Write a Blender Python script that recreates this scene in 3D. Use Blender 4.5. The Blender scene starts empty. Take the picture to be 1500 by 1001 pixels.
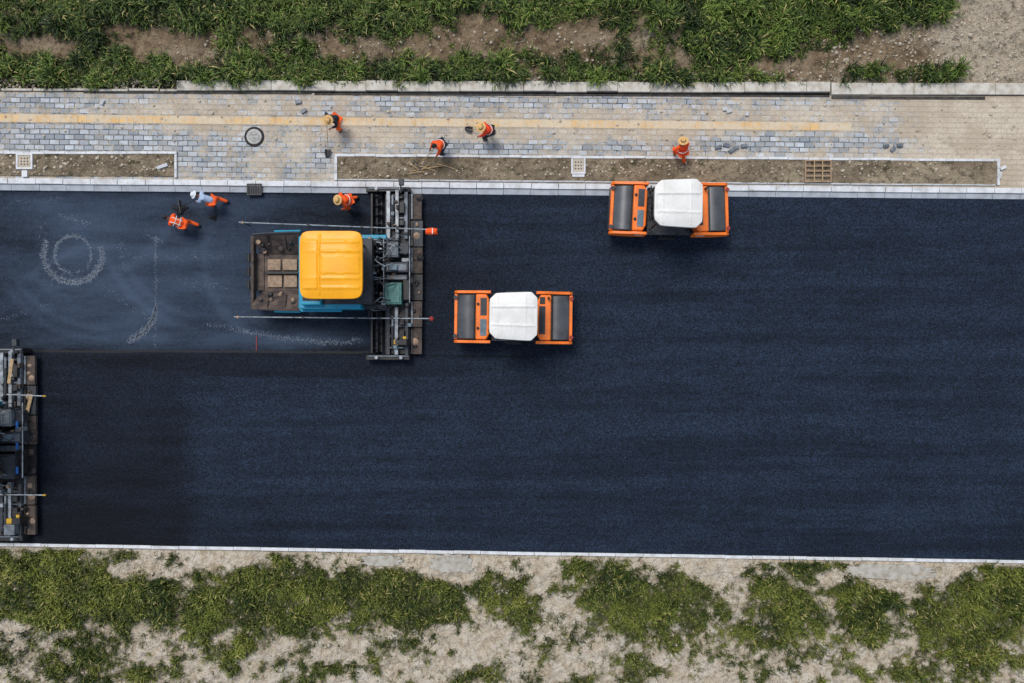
import bpy, bmesh, math, random
import numpy as np
from mathutils import Vector, Matrix
random.seed(7); rng=np.random.default_rng(11)
H=30.0; PXM=40.0
sc=bpy.context.scene; C=sc.collection
def at(px,py,z=0.0):
    s=(H-z)/H/PXM
    return Vector(((px-750)*s,(500.5-py)*s,z))
def lin(r,g,b):
    f=lambda c:(c/255/12.92) if c/255<=.04045 else ((c/255+.055)/1.055)**2.4
    return (f(r),f(g),f(b),1)
# ---------- noise ----------
def vn(x,y,seed=0):
    xi=np.floor(x).astype(np.int64); yi=np.floor(y).astype(np.int64); xf=x-xi; yf=y-yi
    def h(a,b):
        n=(a*374761393+b*668265263+seed*1442695041)&0x7fffffff
        n=((n^(n>>13))*1274126177)&0x7fffffff
        return ((n^(n>>16))&0xffff)/65535.0
    u=xf*xf*(3-2*xf); v=yf*yf*(3-2*yf)
    return (h(xi,yi)*(1-u)+h(xi+1,yi)*u)*(1-v)+(h(xi,yi+1)*(1-u)+h(xi+1,yi+1)*u)*v
def fbm(x,y,seed=0,o=4):
    s=0;a=.5;t=0
    for k in range(o):
        s=s+a*vn(x*2**k,y*2**k,seed+k*17); t+=a; a*=.55
    return s/t
def sst(a,b,x): 
    t=np.clip((x-a)/(b-a),0,1); return t*t*(3-2*t)
# ---------- material graph helper ----------
class G:
    def __init__(s,name):
        s.m=bpy.data.materials.new(name); s.m.use_nodes=True; s.t=s.m.node_tree; s.b=s.t.nodes['Principled BSDF']
        s.geo=s.t.nodes.new('ShaderNodeNewGeometry'); s.pos=s.geo.outputs['Position']
    def set(s,sock,v):
        if isinstance(v,bpy.types.NodeSocket): s.t.links.new(v,sock)
        else: sock.default_value=v
    def noise(s,scale,detail=4,vec=None,rough=.55):
        n=s.t.nodes.new('ShaderNodeTexNoise'); n.inputs['Scale'].default_value=scale; n.inputs['Detail'].default_value=detail
        n.inputs['Roughness'].default_value=rough; s.set(n.inputs['Vector'],vec or s.pos); return n.outputs['Fac']
    def cells(s,scale):
        n=s.t.nodes.new('ShaderNodeTexVoronoi'); n.inputs['Scale'].default_value=scale; s.set(n.inputs['Vector'],s.pos)
        q=s.t.nodes.new('ShaderNodeSeparateColor'); s.t.links.new(n.outputs['Color'],q.inputs[0]); return q.outputs[0]
    def map(s,scale=(1,1,1),rot=0,vec=None):
        n=s.t.nodes.new('ShaderNodeMapping'); s.set(n.inputs['Vector'],vec or s.pos); n.inputs['Scale'].default_value=scale; n.inputs['Rotation'].default_value=(0,0,rot); return n.outputs[0]
    def mix(s,f,a,b,mode='MIX'):
        n=s.t.nodes.new('ShaderNodeMixRGB'); n.blend_type=mode; s.set(n.inputs[0],f); s.set(n.inputs[1],a); s.set(n.inputs[2],b); return n.outputs[0]
    def math(s,op,a,b=0.0,clamp=False):
        n=s.t.nodes.new('ShaderNodeMath'); n.operation=op; n.use_clamp=clamp; s.set(n.inputs[0],a); s.set(n.inputs[1],b); return n.outputs[0]
    def rng(s,v,a,b,c=0.,d=1.):
        n=s.t.nodes.new('ShaderNodeMapRange'); s.set(n.inputs[0],v)
        for i,q in enumerate((a,b,c,d)): s.set(n.inputs[i+1],q)
        return n.outputs[0]
    def attr(s,name,out='Fac'):
        n=s.t.nodes.new('ShaderNodeAttribute'); n.attribute_name=name; return n.outputs[out]
    def bump(s,h,strength=.4,dist=.02):
        n=s.t.nodes.new('ShaderNodeBump'); n.inputs['Strength'].default_value=strength; n.inputs['Distance'].default_value=dist
        s.set(n.inputs['Height'],h); s.t.links.new(n.outputs[0],s.b.inputs['Normal'])
    def out(s,col,rough=.8,metal=0,spec=.5):
        s.set(s.b.inputs['Base Color'],col); s.set(s.b.inputs['Roughness'],rough); s.b.inputs['Metallic'].default_value=metal
        s.b.inputs['Specular IOR Level'].default_value=spec; return s.m
def paint(name,col,rough=.5,metal=0,dirt=.3,dcol=(.05,.045,.04,1),sc_=2.5,bump=.15):
    g=G(name); n1=g.noise(sc_,6); n2=g.noise(sc_*9,4)
    f=g.rng(n1,.42,.72,0,dirt); c=g.mix(f,col,dcol); f2=g.rng(n2,.52,.72,0,dirt*.8); c=g.mix(f2,c,dcol)
    g.bump(g.noise(30,3),bump,.01)
    return g.out(c,rough,metal)
ORANGE=paint('orange_paint',lin(255,126,36),.42,0,.32,lin(120,66,38))
WHITE=paint('white_canopy_paint',lin(234,232,226),.45,0,.22,lin(130,124,112),1.8,.04)
YEL=paint('yellow_canopy_paint',lin(255,176,8),.42,0,.22,lin(176,105,10),1.4,.05)
TEAL=paint('teal_paint',lin(0,150,185),.4,0,.35)
BLACK=paint('black_steel',lin(30,31,34),.5,.2,.4,lin(78,74,70),6)
DGREY=paint('dark_grey_steel',lin(60,64,70),.55,.2,.6,lin(25,25,27),6)
MGREY=paint('mid_grey_paint',lin(118,126,134),.5,.1,.7,lin(38,38,40),6)
SILV=paint('pale_steel',lin(165,172,178),.45,.3,.8,lin(48,46,45),5)
DRUM=paint('drum_steel',lin(92,94,98),.38,.3,.5,lin(52,51,51),2.2)
RUST=paint('rusty_steel',lin(90,78,70),.8,.1,.8,lin(34,32,32),6,.4)
RUSTL=paint('pale_rusty_steel',lin(170,142,116),.85,0,.5,lin(110,76,54),7,.4)
HOPB=paint('asphalt_stained_steel',lin(62,53,50),.7,.1,.8,lin(124,104,92),3.2,.5)
TANP=paint('dusty_tan_steel',lin(172,146,122),.85,0,.6,lin(78,64,56),9,.3)
GREEN=paint('faded_green_paint',lin(78,132,124),.5,0,.6,lin(40,48,50),7)
RUBBER=paint('rubber',lin(22,22,23),.8,0,.3,lin(60,58,55))
GLASSY=paint('blue_grey_panel',lin(110,130,140),.25,0,.5,lin(45,50,55),5)
BLUEP=paint('blue_plastic',lin(40,110,190),.5,0,.2)
REDP=paint('red_paint',lin(150,40,28),.5,0,.3)
YTIP=paint('yellow_tip_paint',lin(205,160,30),.5,0,.4)
WOOD=paint('weathered_wood',lin(185,158,118),.85,0,.5,lin(90,70,50),8,.4)
KERB=paint('kerb_concrete',lin(200,202,204),.85,0,.5,lin(140,138,132),2.2,.3)
KERBW=paint('white_kerb_concrete',lin(222,224,226),.85,0,.6,lin(156,152,144),3,.3)
KERBG=paint('old_grey_concrete',lin(210,205,194),.9,0,.7,lin(150,136,114),3.6,.5)
SLABG=paint('rough_grey_slab',lin(186,182,172),.9,0,.85,lin(140,128,108),5,.8)
GUT=paint('gutter_concrete',lin(170,176,184),.85,0,.6,lin(120,122,124),3,.3)
CHALK=paint('chalk_dust',lin(140,150,162),.95,0,.6,lin(80,90,104),12,.1)
SKIN=paint('skin',lin(150,100,75),.6,0,.05)
STRAW=paint('straw',lin(226,182,118),.85,0,.4,lin(150,110,60),14,.4)
VEST=paint('orange_cloth',lin(255,92,24),.85,0,.15,lin(170,45,10),10)
REDV=paint('red_orange_cloth',lin(248,72,34),.85,0,.15,lin(150,30,12),10)
TROU=paint('orange_trouser_cloth',lin(255,100,30),.85,0,.2,lin(150,45,14),10)
DARKC=paint('dark_navy_cloth',lin(34,38,48),.9,0,.2)
PALEC=paint('pale_blue_cloth',lin(176,196,222),.85,0,.2,lin(120,140,165),10)
REFL=paint('reflective_tape',lin(225,226,220),.35,0,.1)
HAIR=paint('black_hair',lin(20,18,18),.7,0,.1)
WHAT=paint('white_cotton',lin(225,228,232),.8,0,.1)
BOOT=paint('boot_leather',lin(38,33,30),.7,0,.3)
STONE=paint('pale_stone',lin(196,184,164),.9,0,.5,lin(146,134,114),4,.5)
TRENCH=paint('damp_trench_soil',lin(52,50,48),.95,0,.5,lin(110,104,94),5,.5)
MBLACK=paint('matte_black',lin(8,10,15),.7,0,.2,lin(20,24,30),5,.3)  # black for the manhole rim and the shapes drawn as shadow
# ---------- mesh builder ----------
class MB:
    def __init__(s): s.v=[]; s.f=[]
    def add(s,vs,fs):
        b=len(s.v); s.v+= [tuple(v) for v in vs]; s.f+=[tuple(b+i for i in f) for f in fs]; return s
    def box(s,x0,x1,y0,y1,z0,z1):
        x0,x1=sorted((x0,x1)); y0,y1=sorted((y0,y1))
        return s.add([(x0,y0,z0),(x1,y0,z0),(x1,y1,z0),(x0,y1,z0),(x0,y0,z1),(x1,y0,z1),(x1,y1,z1),(x0,y1,z1)],
          [(0,3,2,1),(4,5,6,7),(0,1,5,4),(1,2,6,5),(2,3,7,6),(3,0,4,7)])
    def pbox(s,a,b,c,d,z0,z1,T=None):
        if T: a,b=T(a,b); c,d=T(c,d)
        p=at(a,b,z1); q=at(c,d,z1); return s.box(p.x,q.x,p.y,q.y,z0,z1)
    def obox(s,c,dims,rz=0,ry=0):
        M=Matrix.Translation(Vector(c))@Matrix.Rotation(rz,4,'Z')@Matrix.Rotation(ry,4,'Y')
        t=MB().box(-dims[0]/2,dims[0]/2,-dims[1]/2,dims[1]/2,-dims[2]/2,dims[2]/2)
        return s.add([M@Vector(v) for v in t.v],t.f)
    def prism(s,pts,z0,z1):
        n=len(pts); a=sum(pts[i][0]*pts[(i+1)%n][1]-pts[(i+1)%n][0]*pts[i][1] for i in range(n))
        if a<0: pts=pts[::-1]
        return s.add([(p[0],p[1],z0) for p in pts]+[(p[0],p[1],z1) for p in pts],
          [tuple(range(n))[::-1],tuple(range(n,2*n))]+[(i,(i+1)%n,n+(i+1)%n,n+i) for i in range(n)])
    def tube(s,pts,r,n=8,closed=False):
        pts=[Vector(p) for p in pts]; m=len(pts); rs=r if isinstance(r,(list,tuple)) else [r]*m; vs=[]
        for i,p in enumerate(pts):
            if closed: d=pts[(i+1)%m]-pts[i-1]
            else: d=pts[min(i+1,m-1)]-pts[max(i-1,0)]
            d.normalize(); u=d.cross(Vector((0,0,1)))
            if u.length<.01: u=Vector((1,0,0))
            u.normalize(); w=d.cross(u)
            for k in range(n):
                a=2*math.pi*k/n; vs.append(p+(u*math.cos(a)+w*math.sin(a))*rs[i])
        fs=[]
        for i in range(m if closed else m-1):
            j=(i+1)%m
            for k in range(n): fs.append((i*n+k,i*n+(k+1)%n,j*n+(k+1)%n,j*n+k))
        if not closed: fs+= [tuple(range(n))[::-1],tuple(range((m-1)*n,m*n))]
        return s.add(vs,fs)
    def ptube(s,pts,r,T=None,n=8):
        q=[]
        for (a,b,z) in pts:
            if T: a,b=T(a,b)
            q.append(at(a,b,z))
        return s.tube(q,r,n)
    def lathe(s,prof,c=(0,0,0),axis='Z',n=32):
        vs=[];m=len(prof)
        for (r,h) in prof:
            for k in range(n):
                a=2*math.pi*k/n; x,y,z=r*math.cos(a),r*math.sin(a),h
                if axis=='Y': x,y,z=x,z,-y
                if axis=='X': x,y,z=z,x,y
                vs.append((x+c[0],y+c[1],z+c[2]))
        fs=[(i*n+k,i*n+(k+1)%n,(i+1)*n+(k+1)%n,(i+1)*n+k) for i in range(m-1) for k in range(n)]
        fs+=[tuple(range(n))[::-1],tuple(range((m-1)*n,m*n))]
        return s.add(vs,fs)
    def build(s,name,mat,parent=None,bevel=0,org=None,seg=2,smooth=True):
        me=bpy.data.meshes.new(name); o0=Vector(org) if org is not None else Vector((0,0,0))
        me.from_pydata([tuple(Vector(v)-o0) for v in s.v],[],s.f)
        bm=bmesh.new(); bm.from_mesh(me); bmesh.ops.recalc_face_normals(bm,faces=bm.faces); bm.to_mesh(me); bm.free()
        me.materials.append(mat)
        if smooth:
            me.polygons.foreach_set('use_smooth',[True]*len(me.polygons)); me.set_sharp_from_angle(angle=math.radians(35))
        o=bpy.data.objects.new(name,me); C.objects.link(o)
        if parent is not None: o.parent=parent
        elif org is not None: o.location=o0
        if bevel:
            b=o.modifiers.new('Bevel','BEVEL'); b.width=bevel; b.segments=seg; b.limit_method='ANGLE'; b.angle_limit=math.radians(40)
        return o
def tag(o,label,cat,group=None,kind=None):
    o['label']=label; o['category']=cat
    if group: o['group']=group
    if kind: o['kind']=kind
    return o
def thing(name,label,cat,loc,rz=0,group=None):
    o=bpy.data.objects.new(name,None); C.objects.link(o); o.location=loc; o.rotation_euler=(0,0,rz); o.empty_display_size=.3
    return tag(o,label,cat,group)
def fastmesh(name,V,polys_idx,sizes,mat,cols=None):
    me=bpy.data.meshes.new(name); me.vertices.add(len(V)); me.vertices.foreach_set('co',V.astype(np.float32).ravel())
    me.loops.add(len(polys_idx)); me.loops.foreach_set('vertex_index',polys_idx.astype(np.int32))
    st=np.concatenate([[0],np.cumsum(sizes)[:-1]]).astype(np.int32)
    me.polygons.add(len(sizes)); me.polygons.foreach_set('loop_start',st)
    try: me.polygons.foreach_set('loop_total',sizes.astype(np.int32))
    except Exception: pass
    me.update(calc_edges=True); me.validate()
    if cols is not None:
        a=me.color_attributes.new('col','FLOAT_COLOR','POINT'); a.data.foreach_set('color',cols.astype(np.float32).ravel())
    me.materials.append(mat); o=bpy.data.objects.new(name,me); C.objects.link(o); return o
def strip(name,x0,x1,ft,fb,step,z0,mat,attrs={},zf=None,label='',cat='ground',kind='structure'):
    nx=int((x1-x0)/step)+1; xs=np.linspace(x0,x1,nx); ny=max(2,int(abs(fb((x0+x1)/2)-ft((x0+x1)/2))/step)+1)
    t=np.linspace(0,1,ny); PX=np.repeat(xs[None,:],ny,0); PY=ft(PX)*(1-t[:,None])+fb(PX)*t[:,None]
    X=(PX-750)/PXM; Y=(500.5-PY)/PXM; Z=np.full_like(X,z0)
    if zf is not None: Z=Z+zf(PX,PY)
    V=np.stack([X,Y,Z],-1).reshape(-1,3); i=np.arange(ny*nx).reshape(ny,nx)
    q=np.stack([i[1:,:-1],i[1:,1:],i[:-1,1:],i[:-1,:-1]],-1).reshape(-1)
    o=fastmesh(name,V,q,np.full(len(q)//4,4),mat)
    for k,f in attrs.items():
        a=o.data.attributes.new(k,'FLOAT','POINT'); a.data.foreach_set('value',f(PX,PY).astype(np.float32).ravel())
    o.data.polygons.foreach_set('use_smooth',[True]*len(o.data.polygons))
    return tag(o,label,cat,None,kind)
# ---------- vegetation masks (ground units) ----------
def blobs(px,py,L):
    s=np.zeros_like(px,dtype=float)
    for (cx,cy,rx,ry,a) in L: s=s+a*np.exp(-(((px-cx)/rx)**2+((py-cy)/ry)**2))
    return s
DIRT_T=[(80,76,70,15,1.3),(265,75,80,25,1.5),(590,72,110,22,1.45),(700,48,45,26,1.1),(850,58,100,27,1.5),(960,90,70,14,.9),(1140,98,90,15,1.4),(1300,72,110,28,1.4),(1450,60,80,70,2.2),(1240,118,90,10,.9),(1500,110,80,60,2),(420,58,60,10,.7),(180,50,50,10,.5),(20,60,30,12,.3)]
GR_T=[(1385,112,30,12,1.8),(1270,112,22,10,1.2),(1200,12,150,40,1.0),(1080,70,35,20,.9),(800,30,60,20,.4),(1440,40,14,10,.9),(1480,85,12,9,.8),(1400,70,12,8,.7),(1340,20,40,14,.8)]
def vegT(px,py):
    n=fbm(px/30,py/22,3,5); n2=fbm(px/8,py/8,43,3)
    v=1.0-blobs(px,py,DIRT_T)+blobs(px,py,GR_T)+(n-.5)*2.0+(n2-.5)*1.2
    v=v*sst(131,117,py+(fbm(px/12,py*0,88,3)-.5)*20)
    return np.clip(v,0,1)
GR_B=[(40,850,120,52,1.3),(130,870,70,55,.8),(215,880,60,40,.9),(330,892,75,46,1.05),(430,875,75,52,1.0),(60,960,90,26,.6),(560,868,95,46,1.15),(640,882,55,40,.8),(760,878,58,44,1.0),(745,915,45,22,.5),(850,830,26,18,.9),(900,880,58,42,1.1),(990,882,72,50,1.15),(1140,890,74,50,1.15),(1270,880,46,60,1.05),(1390,902,74,56,1.2),(1480,860,50,50,1.1),(1180,828,90,10,.6),(480,975,60,16,.5),(330,960,50,20,.5),(930,975,50,20,.5),(1300,985,80,15,.6),(700,985,70,14,.5),(1450,960,50,30,.6),(180,985,90,20,.7)]
ROCK_B=[(200,832,60,14,1.0),(330,815,50,10,.7),(560,822,45,10,1),(665,828,45,18,1.4),(720,930,45,36,.9),(1040,832,60,18,1.1),(1310,838,70,16,1.6),(800,850,22,46,.9),(690,860,14,44,.5),(1070,880,13,46,.55),(1215,880,12,46,.6),(1325,880,14,36,.6),(265,880,12,36,.6),(490,850,12,26,.3),(840,880,12,36,.4)]
def vegB(px,py):
    n=fbm(px/26,py/20,9,5); n2=fbm(px/7,py/7,29,3)
    v=.06+blobs(px,py,GR_B)-blobs(px,py,ROCK_B)*.9+(n-.5)*2.1+(n2-.5)*1.3
    v=v*sst(801+px*.016,808+px*.016,py)
    return np.clip(v,0,1)
# ---------- ground materials ----------
def soil_mat(name,c1,c2,c3,green,pale=None,crack=.3,fine=.6,fcol=None):
    g=G(name); n1=g.noise(1.6,8,None,.65); n2=g.noise(5,9,None,.75); n3=g.noise(22,6,None,.7)
    c=g.mix(g.rng(n1,.35,.65),c1,c2)
    if pale: c=g.mix(g.math('MULTIPLY',g.attr('pale'),g.rng(n2,.25,.5)),c,pale)
    c=g.mix(g.rng(n2,.48,.60,0,.8),c,c3)
    c=g.mix(g.rng(n3,.52,.68,0,fine),c,fcol or lin(84,70,54))
    if crack:
        cr=g.t.nodes.new('ShaderNodeTexVoronoi'); cr.feature='DISTANCE_TO_EDGE'; cr.inputs['Scale'].default_value=1.9; g.set(cr.inputs['Vector'],g.mix(.4,g.pos,g.mix(1,g.pos,g.noise(3,6,None,.7),'ADD')))
        c=g.mix(g.rng(cr.outputs['Distance'],.0,.06,crack,0),c,lin(110,94,72))
    v=g.attr('veg'); vv=g.math('ADD',v,g.math('MULTIPLY',g.math('SUBTRACT',n2,.5),1.4))
    c=g.mix(g.rng(vv,.2,.8,0,.88),c,green)
    g.bump(g.math('ADD',n2,g.math('MULTIPLY',n3,.4)),1.0,.20)
    return g.out(c,.95,0,.2)
SOIL_T=soil_mat('embankment_soil',lin(148,124,96),lin(186,164,134),lin(116,98,76),lin(36,46,20),lin(236,220,194))
SOIL_B=soil_mat('dry_sandy_soil',lin(234,216,188),lin(252,242,224),lin(196,174,144),lin(70,76,34),None,.35,.4,lin(134,114,88))
def far_mat():
    g=G('far_field'); n1=g.noise(.15,8); n2=g.noise(2,8)
    c=g.mix(g.rng(n1,.4,.6),lin(60,72,34),lin(120,104,78)); c=g.mix(g.rng(n2,.4,.6,0,.6),c,lin(40,52,22)); return g.out(c,.95,0,.2)
def pave_mat():
    g=G('paving_blocks'); vec=g.map((1,1,1),.0105)
    wob=g.t.nodes.new('ShaderNodeTexNoise'); wob.inputs['Scale'].default_value=2.2; g.set(wob.inputs['Vector'],g.pos)
    vec=g.mix(.05,vec,g.mix(1,vec,wob.outputs['Color'],'ADD'))
    b=g.t.nodes.new('ShaderNodeTexBrick'); g.set(b.inputs['Vector'],vec); b.inputs['Scale'].default_value=1
    b.inputs['Color1'].default_value=lin(142,151,160); b.inputs['Color2'].default_value=lin(210,216,222); b.inputs['Mortar'].default_value=lin(82,84,88)
    b.inputs['Brick Width'].default_value=.36; b.inputs['Row Height'].default_value=.19; b.inputs['Mortar Size'].default_value=.016; b.inputs['Bias'].default_value=0
    c=g.mix(g.rng(g.noise(4,7,None,.7),.4,.65,0,.6),b.outputs[0],lin(156,152,142))
    s=g.attr('sand'); n=g.noise(1.3,10,None,.82); n2=g.noise(8,8,None,.82)
    k=g.math('ADD',s,g.math('MULTIPLY',g.math('SUBTRACT',n,.5),3.4)); k=g.math('ADD',k,g.math('MULTIPLY',g.math('SUBTRACT',n2,.5),2.4))
    k=g.math('ADD',k,g.math('MULTIPLY',b.outputs['Fac'],.15))
    sand=g.mix(g.rng(n2,.35,.65),lin(228,214,192),lin(198,182,158)); sand=g.mix(g.rng(g.noise(28,5,None,.7),.48,.66,0,.55),sand,lin(150,136,116))
    sand=g.mix(g.rng(g.noise(.8,6,None,.65),.42,.60,0,.6),sand,lin(176,158,134))
    c=g.mix(g.rng(k,.34,.74,0,.93),c,sand)
    c=g.mix(g.rng(g.noise(2.4,8,None,.75),.56,.68,0,.45),c,lin(120,112,98))
    g.bump(g.math('ADD',g.math('MULTIPLY',b.outputs['Fac'],-1),g.math('MULTIPLY',n2,1.2)),.8,.04)
    return g.out(c,.9,0,.25)
def tact_mat():
    g=G('yellow_tactile_blocks'); vec=g.map((1,1,1),.0105)
    b=g.t.nodes.new('ShaderNodeTexBrick'); g.set(b.inputs['Vector'],vec); b.inputs['Scale'].default_value=1; b.offset=0
    b.inputs['Color1'].default_value=lin(236,186,104); b.inputs['Color2'].default_value=lin(216,160,80); b.inputs['Mortar'].default_value=lin(160,140,110)
    b.inputs['Brick Width'].default_value=.3; b.inputs['Row Height'].default_value=.3; b.inputs['Mortar Size'].default_value=.012
    s=g.attr('sand'); n=g.noise(1.5,10,None,.82); n2=g.noise(8,8,None,.82)
    k=g.math('ADD',g.math('MULTIPLY',s,.8),g.math('ADD',g.math('MULTIPLY',g.math('SUBTRACT',n,.5),3.4),g.math('MULTIPLY',g.math('SUBTRACT',n2,.5),2.4)))
    c=g.mix(g.rng(k,.12,.62,.22,1.0),b.outputs[0],g.mix(g.rng(n2,.35,.65),lin(224,210,186),lin(196,178,150))); 
    c=g.mix(g.rng(g.noise(2.4,8,None,.75),.56,.68,0,.45),c,lin(120,112,98)); return g.out(c,.9,0,.25)
def asphalt_mat(name,base,light,dark,old=False):
    g=G(name); grain=g.noise(16,2,None,.9); sp1=g.cells(38); sp2=g.cells(19); big=g.noise(.35,5); lane=g.noise(1.3,7,g.map((.03,1,1),.0105),.75); pat=g.noise(2.2,5,g.map((.3,1,1),.01))
    f=g.attr('tone_shade'); 
    c=g.mix(g.rng(big,.3,.7),base,light); c=g.mix(g.rng(lane,.40,.60,0,.9),c,light); c=g.mix(g.rng(lane,.52,.40,0,.25),c,dark); c=g.mix(g.rng(pat,.4,.7,0,.2),c,dark)
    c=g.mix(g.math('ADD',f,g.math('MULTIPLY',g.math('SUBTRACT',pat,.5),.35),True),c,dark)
    gv=g.math('ADD',g.math('MULTIPLY',g.math('POWER',sp1,2.0),1.5 if not old else .8),g.math('MULTIPLY',g.math('POWER',sp2,2.0),.55 if not old else .3))
    gv=g.math('ADD',gv,.28 if not old else .6)
    c=g.mix(1.0,c,gv,'MULTIPLY')
    if old:
        d=g.attr('dust'); n=g.noise(1.3,8,g.map((.35,1.4,1),.25),.7); n2=g.noise(6,8,None,.8); n4=g.noise(24,6,None,.8)
        k=g.math('ADD',d,g.math('MULTIPLY',g.math('SUBTRACT',n,.5),1.7)); k=g.math('ADD',k,g.math('MULTIPLY',g.math('SUBTRACT',n2,.5),.9))
        c=g.mix(g.rng(k,-.1,1.15,0,.60),c,lin(82,98,120))
        m_=g.math('ADD',g.attr('smear'),g.math('MULTIPLY',g.math('SUBTRACT',n4,.5),1.4))
        c=g.mix(g.rng(m_,.45,1.3,0,.75),c,lin(150,160,174))
    g.bump(grain,.8,.025)
    return g.out(c,g.rng(grain,.3,.7,.65,.9),0,.2)
BASE=asphalt_mat('binder_course_asphalt',lin(29,40,54),lin(37,49,65),lin(12,18,28),True)
NEW=asphalt_mat('compacted_asphalt',lin(24,34,50),lin(33,45,62),lin(8,13,23))
# ---------- setting ----------
kt=lambda x:262+x*.0100
kg=lambda x:270+x*.0098
kb=lambda x:279.5+x*.0088
rb=lambda x:795+x*.0166
pt=lambda x:136+x*.0045
X0,X1=-500,2000
strip('ground',-6000,7500,lambda x:x*0-5500,lambda x:x*0+6500,200,-.25,far_mat(),label='open field of grass and soil around the road works',cat='ground')
palef=lambda a,b:np.clip(sst(1300,1440,a)*1.2+sst(112,124,b)*.8+(fbm(a/50,b/30,71,4)-.5)*1.6,0,1)
zT=lambda a,b:.34*fbm(a/30,b/22,5,5)+.20*fbm(a/7,b/7,6,3)*sst(132,110,b)+.25*sst(100,0,b)-.10
zB=lambda a,b:-.06+.20*fbm(a/24,b/20,15,5)*sst(800,840,b)+.20*(fbm(a/7,b/7,16,3)-.25)*sst(800,830,b)
strip('embankment',-150,1650,lambda x:x*0-140,lambda x:120+x*.0045,3,0.0,SOIL_T,{'veg':vegT,'pale':palef},zT,label='brown soil bank above the footway',cat='soil')
strip('verge',-150,1650,lambda x:rb(x)+5.5,lambda x:x*0+1140,3,0,SOIL_B,{'veg':vegB},zB,label='pale sandy verge below the road',cat='soil')
def arc(a,b,cx,cy,R,w,a0,a1,amp):
    dx=a-cx; dy=cy-b; r=np.hypot(dx,dy); th=np.degrees(np.arctan2(dy,dx))%360; span=(a1-a0)%360
    t=((th-a0)%360)/span; m=np.where(t<1,np.sin(np.clip(t,0,1)*np.pi)**.5,0)
    return amp*np.exp(-((r-R)/w)**2)*m
def oldtone_shade(a,b):
    v=sst(370,560,a)*.45+sst(500,516,b)*.55+sst(300,281,b)*.3+(fbm(a/70,b/30,41,4)-.5)*1.0  # darkens toward the step, whose shadow is put into the base colour
    v+=blobs(a,b,[(20,330,60,25,.5),(20,490,70,25,.6),(270,305,22,14,.9),(313,318,9,9,.9),(460,320,100,18,.6),(460,480,100,18,.3)])  # dark spots, including the stooping worker's shadows painted into the base
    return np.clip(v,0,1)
def olddust(a,b):
    v=blobs(a,b,[(107,373,70,60,.45),(110,328,70,14,.55),(60,300,60,14,.4),(230,375,80,16,.6),(260,415,90,14,.5),(215,480,40,40,.5),(150,440,90,40,.4),(430,497,110,10,.55),(330,350,70,30,.4),(290,300,60,14,.4),(220,340,40,14,.4),(340,440,70,50,.4),(200,300,120,14,.3),(160,500,160,12,.2)])
    for q in ((107,373,62,5,200,300,.25),(150,330,150,6,200,290,.4),(150,330,166,6,200,290,.35),(170,560,200,7,60,140,.4),(330,300,190,7,200,262,.45),(330,300,172,6,205,258,.35),(60,200,230,7,290,330,.4),(420,380,120,7,150,290,.3)): v=v+arc(a,b,*q)
    return np.clip(v,0,1)
def smear(a,b):
    v=arc(a,b*1.0,107,373,43,3.2,150,378,.75)+arc(a,b,107,373,27,2.4,20,379,.55)+arc(a,b,174,448,53,4.5,290,2,.7)
    yy=474+28*np.sin(np.clip((a-300)/232,0,1)*math.pi*.55); v=v+.55*np.exp(-((b-yy)/2.6)**2)*sst(300,380,a)*(1-sst(528,536,a))
    v=v+.45*np.exp(-((a-228)/1.8)**2)*sst(335,350,b)*(1-sst(508,514,b))+.35*np.exp(-((b-376)/2.5)**2)*sst(180,200,a)*(1-sst(300,330,a))+.4*np.exp(-((b-(315+(a-85)*.4))/2.5)**2)*sst(75,90,a)*(1-sst(130,142,a))
    return np.clip(v,0,1)
strip('road_base',X0,X1,kb,rb,2.5,.004,BASE,{'tone_shade':oldtone_shade,'dust':olddust,'smear':smear},label='dusty asphalt base course not yet paved over',cat='road')
ledge=lambda x:516.5+x*.0035
def newz(a,b):
    up=sst(556,560,a)*(b<ledge(a)+8); lo=sst(ledge(a)-1.5,ledge(a)+1.5,b)*sst(28,32,a)
    return np.where(np.maximum(up,lo)>.02,.065*np.maximum(up,lo),-.06)
def newfresh_shade(a,b):
    jit=(fbm(a/90,b/30,55,3)-.5)*26
    lo=(1-sst(258+jit,304+jit,a))*(b>500)*.55
    band=np.where((b>500)&(b<556),(1-sst(640,830,a))*.40*sst(558,545,b),0)
    up=np.where(b<553,(1-sst(640,900,a))*.36+(1-sst(612,700,a))*.3,0)
    joint_shade=np.exp(-((b-ledge(a)-3)/2.6)**2)*(1-sst(740,820,a))*.9  # dark lane joint, with the step's shadow line painted along it
    corner=.34*sst(600,800,b)*(1-sst(100,900,a))  # lower-left vignette painted into the road colour
    n=(fbm(a/200,b/14,77,4)-.5)*.8+(fbm(a/60,b/50,78,4)-.5)*.25
    far=.18*np.exp(-((b-790)/40)**2)
    return np.clip(np.maximum(np.maximum(lo,np.maximum(band,up)),joint_shade)+corner+n+far+.03,0,1)
strip('new_asphalt',X0+530,X1,kb,rb,3,.006,NEW,{'tone_shade':newfresh_shade},newz,label='freshly laid blue black asphalt surface layer',cat='road')
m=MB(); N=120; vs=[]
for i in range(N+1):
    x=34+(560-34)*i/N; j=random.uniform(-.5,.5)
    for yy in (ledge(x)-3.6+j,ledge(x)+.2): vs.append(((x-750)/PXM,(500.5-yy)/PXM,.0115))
m.add(vs,[(2*i,2*i+1,2*i+3,2*i+2) for i in range(N)]); tag(m.build('step_shadow_strip',MBLACK),'black strip drawn as the shadow line along the step of the new layer','road',None,'structure')  # dark strip added to draw the shadow line below the step
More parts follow.
